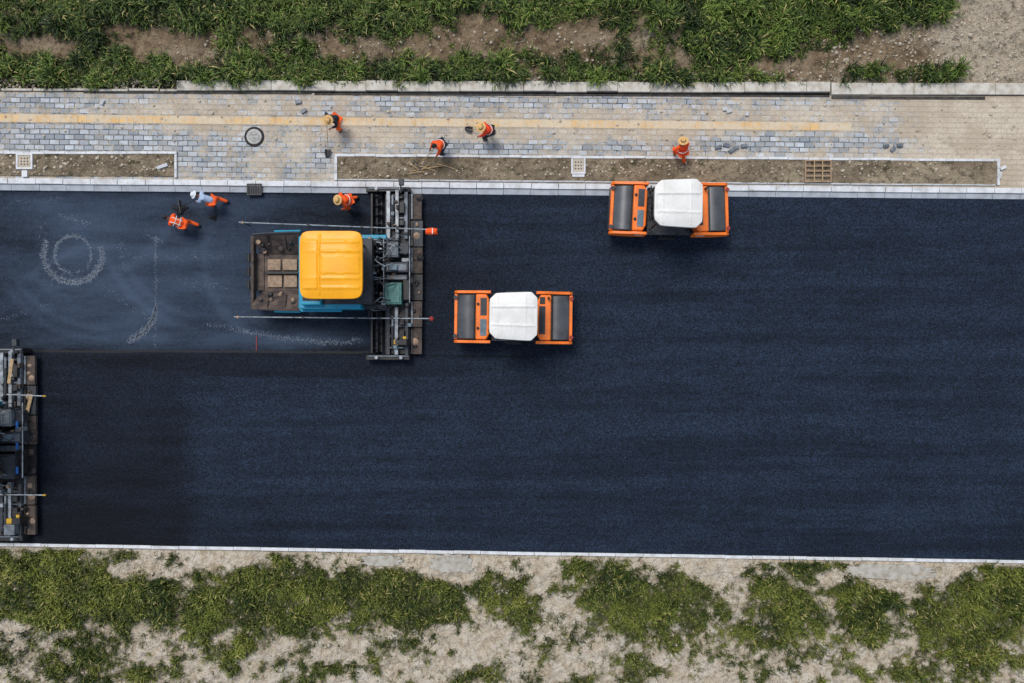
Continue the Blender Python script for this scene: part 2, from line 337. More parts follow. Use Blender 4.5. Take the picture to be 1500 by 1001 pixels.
def sandm(a,b):
    v=.54+.14*sst(150,900,a)+.5*sst(1320,1440,a)+blobs(a,b,[(120,205,170,22,-.60),(60,150,120,10,-.4),(380,240,70,20,-.05),(440,215,30,20,.2),(1430,200,80,60,.6),(1120,212,80,12,-.45),(700,150,160,10,-.35),(700,218,150,9,-.55),(1250,210,120,14,-.4),(270,190,90,12,.3),(560,200,60,14,.35),(820,210,80,12,.05),(950,155,140,10,-.2),(300,245,40,15,-.3),(470,240,20,25,-.4),(930,216,80,10,-.35),(350,160,90,8,.3),(1050,150,200,8,-.2),(600,160,90,8,-.2),(850,195,200,8,.15),(200,165,70,10,.2),(60,175,60,8,.15)])
    return np.clip(v,-.2,1.6)
strip('footway',X0,X1,pt,kt,4,.115,pave_mat(),{'sand':sandm},lambda a,b:.012*fbm(a/20,b/20,8,3),label='block paved footway half covered in sand',cat='pavement')
strip('tactile_strip',X0,1245,lambda x:168.5+x*.0105,lambda x:180+x*.0105,4,.132,tact_mat(),{'sand':sandm},label='worn yellow tactile strip along the footway',cat='pavement')
def stones(name,x0,x1,ya,yb,z0,z1,mat,length=40,gap=.6,jit=.4,bev=.008,label='',cat='kerb'):
    m=MB(); x=x0
    while x<x1-2:
        L=min(length*random.uniform(.97,1.03),x1-x); a,b=x+gap/2,x+L-gap/2; j=random.uniform(-jit,jit); jz=random.uniform(-.004,.004)
        pts=[((p-750)/PXM,(500.5-q-j)/PXM) for (p,q) in ((a,ya(a)),(b,ya(b)),(b,yb(b)),(a,yb(a)))]
        m.prism(pts,z0,z1+jz); x+=L
    return tag(m.build(name,mat,None,bev),label,cat,None,'structure')
stones('road_kerb',X0,X1,kt,kg,-.05,.155,KERBW,40,.7,.3,label='white concrete kerb along the upper road edge')
stones('gutter',X0,X1,lambda x:kg(x)+.3,kb,-.05,.085,GUT,40,.4,.1,label='pale grey gutter slabs beside the upper kerb',cat='gutter')
stones('lower_kerb',X0,X1,rb,lambda x:rb(x)+4.6,-.1,.10,KERBW,40,.5,.35,label='narrow white kerb along the lower road edge')
stones('bank_kerb',262,1213,lambda x:119.5+x*.003,lambda x:134+x*.003,-.05,.22,KERBG,46,.5,.8,.015,label='old grey concrete kerb below the soil bank')
stones('bank_kerb_end',1215,X1,lambda x:124+(x-1215)*.002,lambda x:141+(x-1215)*.001,-.05,.20,KERBG,60,.5,.8,.015,label='paler right hand stretch of grey concrete kerb')
stones('bank_edging',-500,262,lambda x:131+x*.004,lambda x:134.5+x*.004,-.05,.15,KERBG,46,1.5,.8,.015,label='thin half buried concrete edging at the upper left')
for k,(a,b,y0,y1) in enumerate(((125,458,135.2,138.5),(462,1213,138,141),(1216,1440,142.5,147))):
    m=MB().prism([((p-750)/PXM,(500.5-q)/PXM) for p,q in ((a,y0),(b,y0+(b-a)*.004),(b,y1+(b-a)*.004),(a,y1))],.02,.139)
    tag(m.build('drain_slot',TRENCH,None),['left','middle','right'][k]+' stretch of the dark narrow drain slot beside the bank kerb','drain',None,'structure')
SOILP=soil_mat('planting_soil',lin(140,124,102),lin(176,158,132),lin(104,92,76),lin(70,72,46),lin(206,188,158),0,.5,lin(92,82,68))
vegP=lambda a,b:np.clip((fbm(a/18,b/10,33,4)-.52)*2.2,0,1)
palP=lambda a,b:np.clip((fbm(a/40,b/14,37,4)-.5)*2.4+.5*sst(700,1400,a),0,1)
pz=lambda a,b:.11*fbm(a/8,b/6,61,4)
s1t=lambda x:227+x*.0; s1b=lambda x:258.5+x*.004
strip('planting_strip',X0,258,s1t,s1b,3,.115,SOILP,{'veg':vegP,'pale':palP},pz,'left planting strip of stony soil','soil')
s2t=lambda x:230.5+(x-494)*.0075; s2b=lambda x:264+(x-494)*.0085
strip('planting_strip_long',496,1456,s2t,s2b,3,.115,SOILP,{'veg':vegP,'pale':palP},pz,'long planting strip of brown soil on the right','soil')
stones('strip_border',X0,262,lambda x:s1t(x)-3.2,lambda x:s1t(x)+.4,.0,.2,KERBW,30,.5,.3,label='thin white edging above the left planting strip')
stones('strip_border_long',492,1459,lambda x:s2t(x)-3.2,lambda x:s2t(x)+.4,.0,.2,KERBW,30,.5,.4,label='thin white edging above the long planting strip')
stones('strip_border_lower',496,1456,lambda x:s2b(x)-.4,lambda x:s2b(x)+1.6,.0,.185,KERB,30,.5,.2,label='thin edging below the long planting strip')
def endst(name,x0,x1,y0,y1,label):
    m=MB(); a=at(x0,y0); b=at(x1,y1); k=3
    for i in range(k): m.box(a.x,b.x,a.y+(b.y-a.y)*(i+.02)/k,a.y+(b.y-a.y)*(i+.98)/k,0,.205)
    tag(m.build(name,KERBW,None,.008),label,'kerb',None,'structure')
endst('strip_border_end',258.5,262,227.8,262,'white edging closing the left planting strip')
endst('strip_border_start',491.5,495.5,231,266,'white edging at the near end of the long strip')
endst('strip_border_far',1456.5,1460,236,273,'white edging at the far right end of the long strip')
# ---------- grass ----------
def grass_mat():
    g=G('grass_blades'); c=g.attr('col','Color'); n=g.noise(1.3,6,None,.65)
    c=g.mix(g.rng(n,.42,.60,0,.6),c,g.mix(1,c,(.36,.48,.38,1),'MULTIPLY')); g.out(c,.55,0,.3)
    return g.m
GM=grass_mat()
def lerp(a,b,t): return a+(b-a)*t
def make_grass(name,n,x0,x1,y0,y1,dens,zf,Lr,nb,cA,cB,label,w=.011,seed=1,spread=.5,pw=1.3):
    px=rng.uniform(x0,x1,n); py=rng.uniform(y0,y1,n); d=dens(px,py); keep=rng.uniform(0,1,n)<np.clip(d,0,1)**pw
    px,py,d=px[keep],py[keep],d[keep]; big=fbm(px/20,py/20,seed+90,3)
    cnt=(nb*(.5+d*.5)*rng.uniform(.5,1.6,len(px))).astype(int)+3; idx=np.repeat(np.arange(len(px)),cnt); B=len(idx)
    ts=rng.uniform(.55,1.5,len(px))
    sz=(.5+1.0*np.clip((big-.3)*2,0,1))*(.45+.55*d)*ts; L=rng.uniform(Lr[0],Lr[1],B)*sz[idx]
    az=rng.uniform(0,2*np.pi,B); bx=(px[idx]-750)/PXM+rng.normal(0,.04,B); by=(500.5-py[idx])/PXM+rng.normal(0,.04,B); bz=zf(px,py)[idx]-.02
    ln=rng.uniform(spread*.4,1.2,B); W=w*rng.uniform(.6,1.6,B)*(.7+.6*sz[idx])
    dx,dy=np.cos(az),np.sin(az); sx,sy=-dy,dx
    V=np.zeros((B,7,3)); rr=[0,.30,.70,1.0]; hh=[0,.62,.92,.80]; ww=[.6,1,.75,0]
    for k in range(4):
        ox=bx+dx*rr[k]*L*np.sin(ln); oy=by+dy*rr[k]*L*np.sin(ln); oz=bz+hh[k]*L*np.cos(ln*.8)
        if k<3:
            V[:,2*k]=np.stack([ox-sx*W*ww[k],oy-sy*W*ww[k],oz],-1); V[:,2*k+1]=np.stack([ox+sx*W*ww[k],oy+sy*W*ww[k],oz],-1)
        else: V[:,6]=np.stack([ox,oy,oz],-1)
    base=np.arange(B)[:,None]*7; F=np.concatenate([base+np.array([[0,1,3,2]]),base+np.array([[2,3,5,4]]),base+np.array([[4,5,6]])],1).reshape(-1)
    tb=rng.uniform(-.45,.45,len(px))+ (fbm(px/40,py/30,seed+5,4)-.5)*1.6+.28
    t=np.clip(rng.uniform(-.3,.5,B)+tb[idx],0,1)[:,None]
    col=np.array(cA[:3])[None]*(1-t)+np.array(cB[:3])[None]*t; dry=(rng.uniform(0,1,B)<.07)[:,None]; col=np.where(dry,np.array(lin(180,166,104)[:3])[None],col)
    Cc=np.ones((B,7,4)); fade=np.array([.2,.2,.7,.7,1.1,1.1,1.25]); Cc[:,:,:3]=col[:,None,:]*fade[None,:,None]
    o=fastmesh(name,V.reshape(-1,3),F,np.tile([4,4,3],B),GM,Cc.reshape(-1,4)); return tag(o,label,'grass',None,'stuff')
make_grass('tall_grass',20000,-60,1560,-60,130,vegT,zT,(.14,.44),12,lin(30,52,14),lin(122,144,60),'lush tall green grass on the soil bank',.0088,1,.5,1.0)
make_grass('verge_grass',29000,-60,1560,800,1040,vegB,zB,(.08,.31),11,lin(46,62,18),lin(136,142,60),'patchy olive grass on the sandy verge',.008,2,.5,1.15)
make_grass('strip_weeds',1500,-80,1456,228,262,lambda a,b:vegP(a,b)*((a<256)|(a>500))*(np.abs(b-245-a*.004)<13),lambda a,b:a*0+.15,(.06,.14),6,lin(70,80,34),lin(120,128,68),'small weeds in the planting strips',.006,3)
def pebbles(name,n,regs,mat,label,smin=.015,smax=.075):
    t=np.array([(1,1,1),(-1,-1,1),(-1,1,-1),(1,-1,-1),(-1,-1,-1),(1,1,-1),(1,-1,1),(-1,1,1)])*.6; F0=np.array([[0,7,1,6],[0,5,2,7],[0,6,3,5],[4,2,5,3],[4,1,7,2],[4,3,6,1]])
    P=[];
    for (x0,x1,y0,y1,z,k) in regs:
        m=int(n*k); a=rng.uniform(x0,x1,m); b=rng.uniform(y0,y1,m); zz=z(a,b) if callable(z) else np.full(m,z); P.append(np.stack([(a-750)/PXM,(500.5-b)/PXM,zz],-1))
    P=np.concatenate(P); B=len(P); s=smin+(smax-smin)*rng.uniform(0,1,B)**4; V=t[None]*s[:,None,None]*rng.uniform(.6,1.3,(B,1,3))+rng.normal(0,.18,(B,8,3))*s[:,None,None]
    a=rng.uniform(0,6.28,B); c,s_=np.cos(a)[:,None],np.sin(a)[:,None]; x=V[:,:,0]*c-V[:,:,1]*s_; y=V[:,:,0]*s_+V[:,:,1]*c; V=np.stack([x,y,V[:,:,2]],-1)+P[:,None]
    F=(np.arange(B)[:,None,None]*8+F0[None]).reshape(-1); o=fastmesh(name,V.reshape(-1,3),F,np.full(B*6,4),mat); return tag(o,label,'gravel',None,'stuff')
pebbles('gravel',3600,[(-60,256,229,257,.17,.12),(500,1452,238,262,.17,.2),(0,1500,106,120,zT,.3),(1200,1500,20,110,zT,.4),(0,1500,812,1000,zB,1.5),(0,262,118,132,zT,.2),(250,900,45,95,zT,.2),(0,1500,150,222,.125,.18)],STONE,'loose pale stones scattered over the soil')
# ---------- chalk scuffs ----------
def scuffs():
    V=[];F=[]
    def st(px,py,ang,L,W):
        c,s=math.cos(ang),math.sin(ang); b=len(V); x,y=(px-750)/PXM,(500.5-py)/PXM; k=random.uniform(-.3,.3)
        for (u,v) in ((-L/2,-W/2),(L/2,-W/2*(1+k)),(L/2*.9,W/2),(-L/2*.9,W/2*(1-k))): V.append((x+u*c-v*s,y+u*s+v*c,.0105))
        F.append((b,b+1,b+2,b+3))
    cx,cy=107,373
    for i in range(1300):
        a=math.radians(random.uniform(150,378)); t=(math.degrees(a)-150)/228
        if random.random()>.4+.6*math.sin(t*math.pi)**.7: continue
        r=43+random.gauss(0,2.3); st(cx+r*math.cos(a),cy-r*math.sin(a)*.95,a+random.gauss(0,.3),random.uniform(.02,.12),random.uniform(.005,.014))
    for i in range(620):
        a=random.uniform(0,2*math.pi)
        if random.random()>.6+.4*math.cos(a-2.0): continue
        r=27+random.gauss(0,1.4); st(cx+r*math.cos(a),cy-r*math.sin(a)*1.0,a+math.pi/2+random.gauss(0,.5),random.uniform(.02,.10),random.uniform(.005,.014))
    for i in range(200): y=random.uniform(345,513); st(228+random.gauss(0,1.2),y,random.gauss(0,.8)+1.2,random.uniform(.012,.05),random.uniform(.005,.012))
    for i in range(520):
        t=random.random(); th=t*1.25; x=174+54*math.cos(th)+random.gauss(0,1+2.5*t); y=448+52*math.sin(th)+random.gauss(0,1+2*t); st(x,y,math.radians(62)+random.gauss(0,.25),random.uniform(.03,.16),random.uniform(.005,.012))
    for i in range(480):
        t=random.random()**.7; x=300+232*t; y=474+28*math.sin(t*math.pi*.55)+random.gauss(0,2)-(t>.93)*4; st(x,y,random.gauss(1.2,.5),random.uniform(.02,.09),random.uniform(.005,.011))
    for (x0,y0,x1,y1,n) in ((85,315,135,330,60),(60,330,64,370,20),(180,375,330,378,50),(175,355,182,400,30),(140,410,220,470,40),(260,410,330,420,30),(60,420,110,400,10),(215,345,235,352,30),(0,470,90,440,25),(10,300,90,290,20)):
        for i in range(n): t=random.random(); st(lerp(x0,x1,t)+random.gauss(0,3),lerp(y0,y1,t)+random.gauss(0,2.5),math.atan2(y0-y1,x1-x0)+random.gauss(0,.4),random.uniform(.02,.08),random.uniform(.004,.010))
    for i in range(420): st(random.uniform(0,530),random.uniform(285,512),random.uniform(0,3),random.uniform(.01,.03),random.uniform(.005,.01))
    me=bpy.data.meshes.new('chalk_marks'); me.from_pydata(V,[],F); me.materials.append(CHALK); o=bpy.data.objects.new('chalk_marks',me); C.objects.link(o)
    tag(o,'white chalky ring and scuff marks on the base course','road marking',None,'structure')
scuffs()
# ---------- canopy panel ----------
def dome(hx,hy,z,dz,p=7,k=None,n=28,thick=.06,rib=None,cx=0,cy=0,taper=0):
    m=MB(); vs=[]; N=n+1
    def mp(u,v):
        r=max(abs(u),abs(v)); 
        if r<1e-6: return 0,0,0
        L=math.hypot(u,v); c,s=abs(u)/L,abs(v)/L; R=(c**p+s**p)**(-1/p)
        if k: R=min(R,k/(c+s))
        q=R*max(c,s); return u*q,v*q,r
    for j in range(N):
        for i in range(N):
            u=-1+2*i/n; v=-1+2*j/n; a,b,r=mp(u,v); h=dz*(1-r**3)+(rib(a,b,r) if rib else 0)
            vs.append((cx+a*hx,cy+b*hy*(1+taper*a),z+h))
    fs=[(j*N+i,j*N+i+1,(j+1)*N+i+1,(j+1)*N+i) for j in range(n) for i in range(n)]
    ring=[i for i in range(N)]+[j*N+n for j in range(1,N)]+[n*N+i for i in range(n-1,-1,-1)]+[j*N for j in range(n-1,0,-1)]
    b=len(vs)
    for q in ring: x,y,zz=vs[q]; vs.append((cx+(x-cx)*1.01,cy+(y-cy)*1.01,zz-thick))
    M_=len(ring)
    for a in range(M_): fs.append((ring[a],b+a,b+(a+1)%M_,ring[(a+1)%M_]))
    fs.append(tuple(b+a for a in range(M_))[::-1])
    return m.add(vs,fs)
# ---------- roller ----------
def make_roller(label,loc,rz,bend=0):
    R=thing('road_roller',label,'road roller',loc,rz,'tandem rollers on the new asphalt')
    for s in (-1,1):
        before=set(o.name for o in R.children)
        xc=s*1.55
        prof=[(.30,-.78),(.54,-.78),(.57,-.75)]+[(.57,-.75+1.50*i/10) for i in range(1,11)]+[(.54,.78),(.30,.78)]
        d=MB().lathe(prof,(xc,0,.57+.065),'Y',48).build('drum',DRUM,R)
        MB().lathe([(.10,-.82),(.16,-.82),(.16,.82),(.10,.82)],(xc,0,.635),'Y',16).build('axle_hub',BLACK,d)
        fr=MB()
        for t in (-1,1):
            y=t*.875
            pts=[(s*.80,.62),(s*.80,1.26),(s*1.25,1.28),(s*1.42,1.18),(s*1.98,1.12),(s*2.09,.98),(s*2.09,.70),(s*1.7,.5),(s*1.3,.5)]
            m0=len(fr.v)
            for yy in (y-.05,y+.05):
                for (x,z) in pts: fr.v.append((x,yy,z))
            n=len(pts); fr.f.append(tuple(m0+i for i in range(n))); fr.f.append(tuple(m0+n+i for i in range(n))[::-1])
            for i in range(n): fr.f.append((m0+i,m0+(i+1)%n,m0+n+(i+1)%n,m0+n+i))
        fr.box(s*1.98,s*2.088,-.80,.80,.80,1.03)
        f=fr.build('drum_frame',ORANGE,R,.015)
        MB().box(s*1.935,s*1.97,-.78,.78,.90,.95).build('scraper_bar',DGREY,f)
        b=MB().prism([(s*.84,-.60),(s*.95,-.80),(s*1.32,-.80),(s*1.32,.80),(s*.95,.80),(s*.84,.60)],.62,1.28).build('engine_hood' if s>0 else 'water_tank',ORANGE,R,.05,None,3)
        if s>0:
            g=MB().box(.90,1.12,-.58,.40,1.27,1.292)
            for i in range(5): g.box(.91+i*.042,.93+i*.042,-.55,.37,1.285,1.315)
            g.build('grille',DGREY,b)
            MB().lathe([(.04,0),(.045,.22),(.03,.24)],(1.22,.68,1.28),'Z',12).build('exhaust',BLACK,b)
            MB().box(.92,1.10,.48,.72,1.27,1.31).build('tread_plate',BLACK,b,.004)
        else:
            MB().box(-1.16,-.94,-.66,-.08,1.27,1.30).build('grille',GLASSY,b,.004)
            MB().box(-1.16,-.94,.05,.66,1.27,1.30).build('tread_plate',DGREY,b,.004)
            for y in (-.4,.45): MB().lathe([(.05,0),(.05,.05),(.035,.065)],(-1.245,y,1.28),'Z',14).build('filler_cap',BLACK,b)
        for y in (-.68,.68):
            l=MB().lathe([(.05,0),(.07,.03),(.07,.05)],(s*2.05,y,1.06),'Z',14).build('headlight' if s<0 else 'tail_light',DGREY if s<0 else REDP,R)
            MB().box(s*2.02,s*2.07,y-.02,y+.02,1.0,1.07).build('lamp_bracket',BLACK,l)
        for t in (-1,1): MB().box(s*.92,s*1.2,t*.927,t*.931,.95,1.12).build('side_decal',WHITE,R)
        pipe=MB().tube([(s*1.37,-.82,1.20),(s*1.37,.82,1.20)],.02)
        for i in range(7): y=-.72+i*.24; pipe.tube([(s*1.37,y,1.215),(s*1.40,y,1.13)],.012)
        pipe.build('spray_bar',BLACK,R)
        for i,(xa,ya,xb,yb) in enumerate(((.84,.3,.60,.45),(.84,-.2,.62,-.35),(.84,.05,.55,-.05))):
            MB().tube([(s*xa,ya,1.1),(s*(xa+xb)/2,(ya+yb)/2+.05,1.2),(s*xb,yb,.84)],.022,6).build('hose',BLACK,R)
        if bend:
            for o in R.children:
                if o.name not in before: o.rotation_euler=(0,0,bend*s)
    MB().box(-.78,.78,-.66,.66,.50,.80).box(-.3,.3,-.45,.45,.3,.502).build('chassis',BLACK,R,.03)
    MB().box(-.76,.76,-.84,.84,.80,.84).build('platform',DGREY,R,.005)
    for t in (-1,1): MB().box(-.28,.28,t*.86,t*.96,.35,.38).box(-.28,-.25,t*.84,t*.9,.352,.8).box(.25,.28,t*.84,t*.9,.352,.8).build('step',BLACK,R)
    st=MB().box(-.05,.40,-.25,.25,1.0,1.15).build('seat',RUBBER,R,.05); MB().box(.36,.48,-.25,.25,1.1,1.6).build('backrest',RUBBER,st,.05); MB().box(.02,.34,-.18,.18,.84,1.0).build('seat_base',BLACK,st)
    cs=MB().box(-.62,-.42,-.28,.28,.84,1.35).build('console',DGREY,R,.04)
    w=[(-.36+.04*math.cos(a)*1.5,.17*math.sin(a),1.42+.17*math.cos(a)*.5) for a in [i*math.pi/10 for i in range(20)]]
    MB().tube(w,.015,6,True).build('steering_wheel',BLACK,cs); MB().tube([(-.5,0,1.25),(-.37,0,1.41)],.02).build('steering_column',BLACK,cs)
    for x in (-.66,.68):
        for y in (-.66,.66): MB().tube([(x,y,.8),(x*.96,y*.92,2.60)],.035).build('canopy_post',BLACK,R)
    for pts in ([(-.70,-.80,.84),(-.70,-.80,1.35),(-.70,-.45,1.35)],[(-.70,.80,.84),(-.70,.80,1.35),(-.70,.45,1.35)],[(.3,-.82,.84),(.3,-.82,1.3),(.72,-.82,1.3)],[(.3,.82,.84),(.3,.82,1.3),(.72,.82,1.3)]):
        MB().tube(pts,.018).build('handrail',BLACK,R)
    def rib(a,b,r):
        h=.026*max(0,1-abs(abs(b)-.40)/.05)-.016*(1 if abs(b)<.34 else 0)+.014*max(0,1-abs(a+.66)/.05)+.014*max(0,1-abs(a-.5)/.04)
        return h*(1 if r<.92 else 0)
    cn=dome(.80,.79,2.64,.09,7,1.73,56,.10,rib,0,0,.05).build('canopy',WHITE,R)
    MB().box(.04,.34,.30,.322,2.68,2.735).build('canopy_marking',DGREY,cn)
    for y in (-.5,.5): MB().lathe([(.05,0),(.05,.06),(.03,.09)],(-.79,y,2.50),'Z',12).build('work_light',BLACK,R)
    return R
p=at(752,465,1.2); make_roller('orange road roller with white canopy, alone in the middle of the new asphalt',(p.x,p.y,0),math.radians(-.8))
p=at(982,307.5,1.2); make_roller('orange road roller with white canopy, close against the upper kerb',(p.x,p.y,0),math.radians(-.8),math.radians(2.2))
# ---------- paver ----------
def make_paver(label,T,rootpx,variant=0):
    rnd=random.Random(5+variant)
    a,b=T(*rootpx); org=at(a,b,0)
    P=thing('asphalt_paver',label,'asphalt paver',org,0,'asphalt pavers')
    class Q(MB):
        def px(s,x0,y0,x1,y1,z0,z1): s.pbox(x0,y0,x1,y1,z0,z1,T); return s
        def tb(s,pts,r,n=8): s.ptube(pts,r,T,n); return s
    def B(m,name,mat,parent=None,bev=0): return m.build(name,mat,parent or P,bev,org)
    W=lambda x,y,z:at(*T(x,y),z)
    c0=W(438,338,3.3); c1=W(530,437.5,3.3); hx=(c1.x-c0.x)/2; hy=(c0.y-c1.y)/2
    rib=lambda u,v,r:(.03*sum(max(0,1-abs(v-q)/.07) for q in (-.68,-.4,.4,.68))*(1 if u>-.3 else .3)+.035*max(0,1-abs(u+.36)/.05)*(abs(v)<.9)+.03*(1 if u<-.42 and abs(v)<.72 else 0)+.02*(1 if u>-.28 and abs(v)<.28 else 0))*(1 if r<.93 else 0)
    cn=B(dome(hx,hy,3.22,.12,8,1.86,64,.09,rib,(c0.x+c1.x)/2,(c0.y+c1.y)/2),'canopy',YEL)
    for (x,y) in ((446,352),(446,424),(520,352),(520,424)):
        q=W(x,y,3.2); B(MB().tube([(q.x,q.y,1.5),(q.x,q.y,3.22)],.04),'canopy_post',BLACK)
    B(Q().px(437,346,528,453,.55,1.55),'machine_body',TEAL,None,.04)
    hd=B(Q().px(440,352,470,447,1.55,1.85),'engine_hood',TEAL,None,.04)
    g=Q().px(443,359,469,441,1.84,1.86); [g.px(444+i*3,360,445.5+i*3,440,1.855,1.88) for i in range(8)]; B(g,'grille',BLACK,hd)
    for (y0,y1) in ((352,366),(434,448)):
        t=B(Q().px(448,y0,534,y1,.05,.62),'crawler_track',RUBBER,None,.2)
    B(Q().px(470,350,545,446,1.2,1.58),'operator_deck',DGREY,None,.01)
    for y in (365,420):
        s=B(Q().px(505,y-7,519,y+7,1.8,1.92),'seat',RUBBER,None,.04); B(Q().px(519,y-7,523,y+7,1.85,2.4),'backrest',RUBBER,s,.03)
    cs=B(Q().px(484,356,492,436,1.58,2.3),'control_console',DGREY,None,.03)
    q=W(496,392,2.35); B(MB().tube([(q.x+.05*math.cos(k*.5),q.y+.2*math.sin(k*.5),2.35+.05*math.cos(k*.5)) for k in range(12)],.015,6,True),'steering_wheel',BLACK,cs)
    B(Q().px(437,449,500,457,.9,1.1),'side_step',TEAL,None,.02); B(Q().px(505,447,530,454,.75,.9),'side_box',TEAL,None,.02)
    fl=B(Q().px(384,369,438,430,.3,.42),'hopper_floor',HOPB)
    for (x0,y0,x1,y1) in ((392,380,411,396),(414,380,435,396),(392,403,413,421),(416,403,435,421)): B(Q().px(x0,y0,x1,y1,.42,.50),'conveyor_plate',TANP,fl,.01)
    B(Q().px(389,398,437,401.5,.42,.62),'conveyor_guard',BLACK,fl,.01)
    def wing(s):
        yo,yi,ys=(341.5,372,1) if s>0 else (454,426,-1)
        m=MB(); L=[(371 if s>0 else 368,yo+2*ys,1.16),(400,yo,1.18),(438,yo-1*ys,1.18),(438,yi,.5),(386,yi,.46),(373,(yo+yi)/2,.72)]
        top=[W(*q) for q in L]; n=len(top); m.add(top+[Vector((v.x,v.y,v.z-.07)) for v in top],[tuple(range(n)),tuple(range(2*n-1,n-1,-1))]+[(i,(i+1)%n,n+(i+1)%n,n+i) for i in range(n)])
        w=B(m,'hopper_wing',HOPB)
        B(Q().tb([(370 if s>0 else 367,yo+2*ys,1.19),(400,yo,1.21),(439,yo-1*ys,1.2)],.035),'wing_rim',DGREY if s>0 else RUST,w)
        B(Q().tb([(402,yo-2*ys,1.1),(440,yo-2.6*ys,1.1)],.045),'wing_edge_trim',TEAL,w)
        for xx in (392,418): B(Q().tb([(xx,yo+4*ys,1.08),(xx+2,yi-6*ys,.66)],.02),'wing_stiffener',BLACK,w)
        for i in range(9):
            xx=rnd.uniform(378,432); yy=lerp(yo,yi,rnd.uniform(.3,.9)); q=W(xx,yy,lerp(1.18,.5,(yy-yo)/(yi-yo))+.01)
            B(MB().lathe([(rnd.uniform(.05,.14),-.03),(rnd.uniform(.04,.09),.03),(.02,.05)],(q.x,q.y,q.z),'Z',7),'asphalt_lump',rnd.choice([HOPB,BLACK,BLACK,TANP]),w)
    wing(1); wing(-1)
    B(Q().px(367,346,371.5,449,.45,.78),'front_apron',RUST,None,.015); B(Q().px(371,372,387,426,.3,.458),'apron_plate',HOPB,None,.015)
    for y in (378,398,418): q=W(365,y,.3); B(MB().lathe([(.08,-.15),(.08,.15)],(q.x,q.y,.32),'Y',14),'push_roller',BLACK)
    B(Q().px(530,352,546,384,.8,1.45),'hydraulic_unit',BLACK,None,.03); B(Q().px(531,392,543,412,.8,1.3),'hydraulic_unit',BLACK,None,.03); B(Q().px(530,420,548,436,.7,1.15),'hydraulic_unit',BLACK,None,.03)
    for (y0,y1,z,mt) in ((356,364,1.5,DGREY),(372,378,1.52,MGREY),(396,404,1.4,MGREY),(424,431,1.25,DGREY)): B(Q().px(533,y0,541,y1,z-.3,z),'valve_block',mt,None,.015)
    for (y,z,mt) in ((350,.9,SILV),(358,.75,BLACK),(369,.8,MGREY),(381,.9,BLACK),(388,.75,SILV),(408,.8,SILV),(414,.85,BLACK),(437,.9,BLACK),(447,.8,SILV)):
        B(Q().tb([(528,y,z),(548,y+1.5,z+.05),(566,y,z-.1)],.03),'hydraulic_hose' if mt==BLACK else 'hydraulic_rod',mt)
    for k in range(40):
        y=rnd.uniform(343,452); x=rnd.uniform(528,566); z=rnd.uniform(.85,1.5); L=rnd.uniform(8,34); dy=rnd.uniform(-16,16)
        B(Q().tb([(x,y,z-.2),(x+L*.25,y+dy*.6+rnd.uniform(-4,4),z),(x+L*.6,y+dy+rnd.uniform(-4,4),z-.05),(x+L,y+dy*.7,z-.35)],rnd.uniform(.012,.026),6),'cable',rnd.choice([BLACK,BLACK,MGREY,SILV,SILV,DGREY,BLACK]))
    for k in range(70):
        x=rnd.uniform(531,598); y=rnd.uniform(347,447) if x<562 else rnd.uniform(286,516); w=rnd.uniform(1.5,6); h=rnd.uniform(1.5,7); z=rnd.uniform(.5,.85) if x>560 else rnd.uniform(.8,1.35)
        B(Q().px(x,y,x+w,y+h,z-.25,z),'bracket',rnd.choice([BLACK,DGREY,MGREY,DGREY,SILV,RUST,RUST,TANP,GLASSY]),None,.01)
    for y in (344,447):
        B(Q().px(486,y,566,y+6,.75,.98),'tow_arm',TEAL if y<400 else DGREY,None,.02); B(Q().px(478,y-1,490,y+7,.7,1.1),'tow_pivot',BLACK,None,.02)
    for s,(y0,y1) in ((1,(286,396)),(-1,(404,516))):
        m=Q().tb([(552,y0,.35),(552,y1,.35)],.05); A0=W(552,y0,.35); A1=W(552,y1,.35); n=90
        vs=[];fs=[]
        for i in range(n+1):
            t=i/n; q=A0.lerp(A1,t); ang=t*math.pi*2*8*s
            for r in (.04,.17): vs.append((q.x+r*math.cos(ang),q.y,q.z+r*math.sin(ang))); 
        for i in range(n): fs.append((2*i,2*i+1,2*i+3,2*i+2))
        m.add(vs,fs); B(m,'auger',DGREY)
    B(Q().px(543,284,546,517,.2,.62),'auger_shield',BLACK,None,.01)
    for (y0,y1) in ((455,516),(284,345)): B(Q().px(546.5,y0,560,y1,.06,.12),'asphalt_windrow',BLACK)
    B(Q().px(564,284,601,519,.07,.42),'screed',BLACK,None,.015)
    for k in range(6):
        y0=284+k*39.4; m=Q().px(602.5,y0,618.5+rnd.uniform(-1,1),y0+38,.26,.40+rnd.uniform(-.02,.02)); w=B(m,'walkway_plate',[RUST,DGREY,RUST,BLACK,RUST,RUST][k],None,.01)
        B(Q().px(602,y0+.5,604.5,y0+37,.40,.47),'plate_lip',BLACK if k%2 else MGREY,w)
        for j in range(3): q=W(rnd.uniform(606,616),y0+rnd.uniform(4,34),.43); B(MB().lathe([(rnd.uniform(.04,.14),-.03),(.04,.03),(.02,.04)],(q.x,q.y,.43),'Z',7),'asphalt_lump',rnd.choice([BLACK,HOPB,TANP]),w)
    for (x0,y0,x1,y1,z0,z1,mt) in ((566,280,571.5,350,.42,.62,SILV),(579,278,584,352,.42,.66,SILV),(592,281,597,350,.42,.60,MGREY),
        (566,452,571,520,.42,.6,DGREY),(578,450,583,520,.42,.64,SILV),(593,452,598,522,.42,.6,DGREY)):
        B(Q().px(x0,y0,x1,y1,z0,z1),'extension_rail',mt,None,.01)
    for y in (288,303,318,333,462,477,492,508): B(Q().px(567,y+rnd.uniform(-2,2),597,y+2.5,.5,.58),'cross_member',rnd.choice([MGREY,DGREY,BLACK]),None,.006)
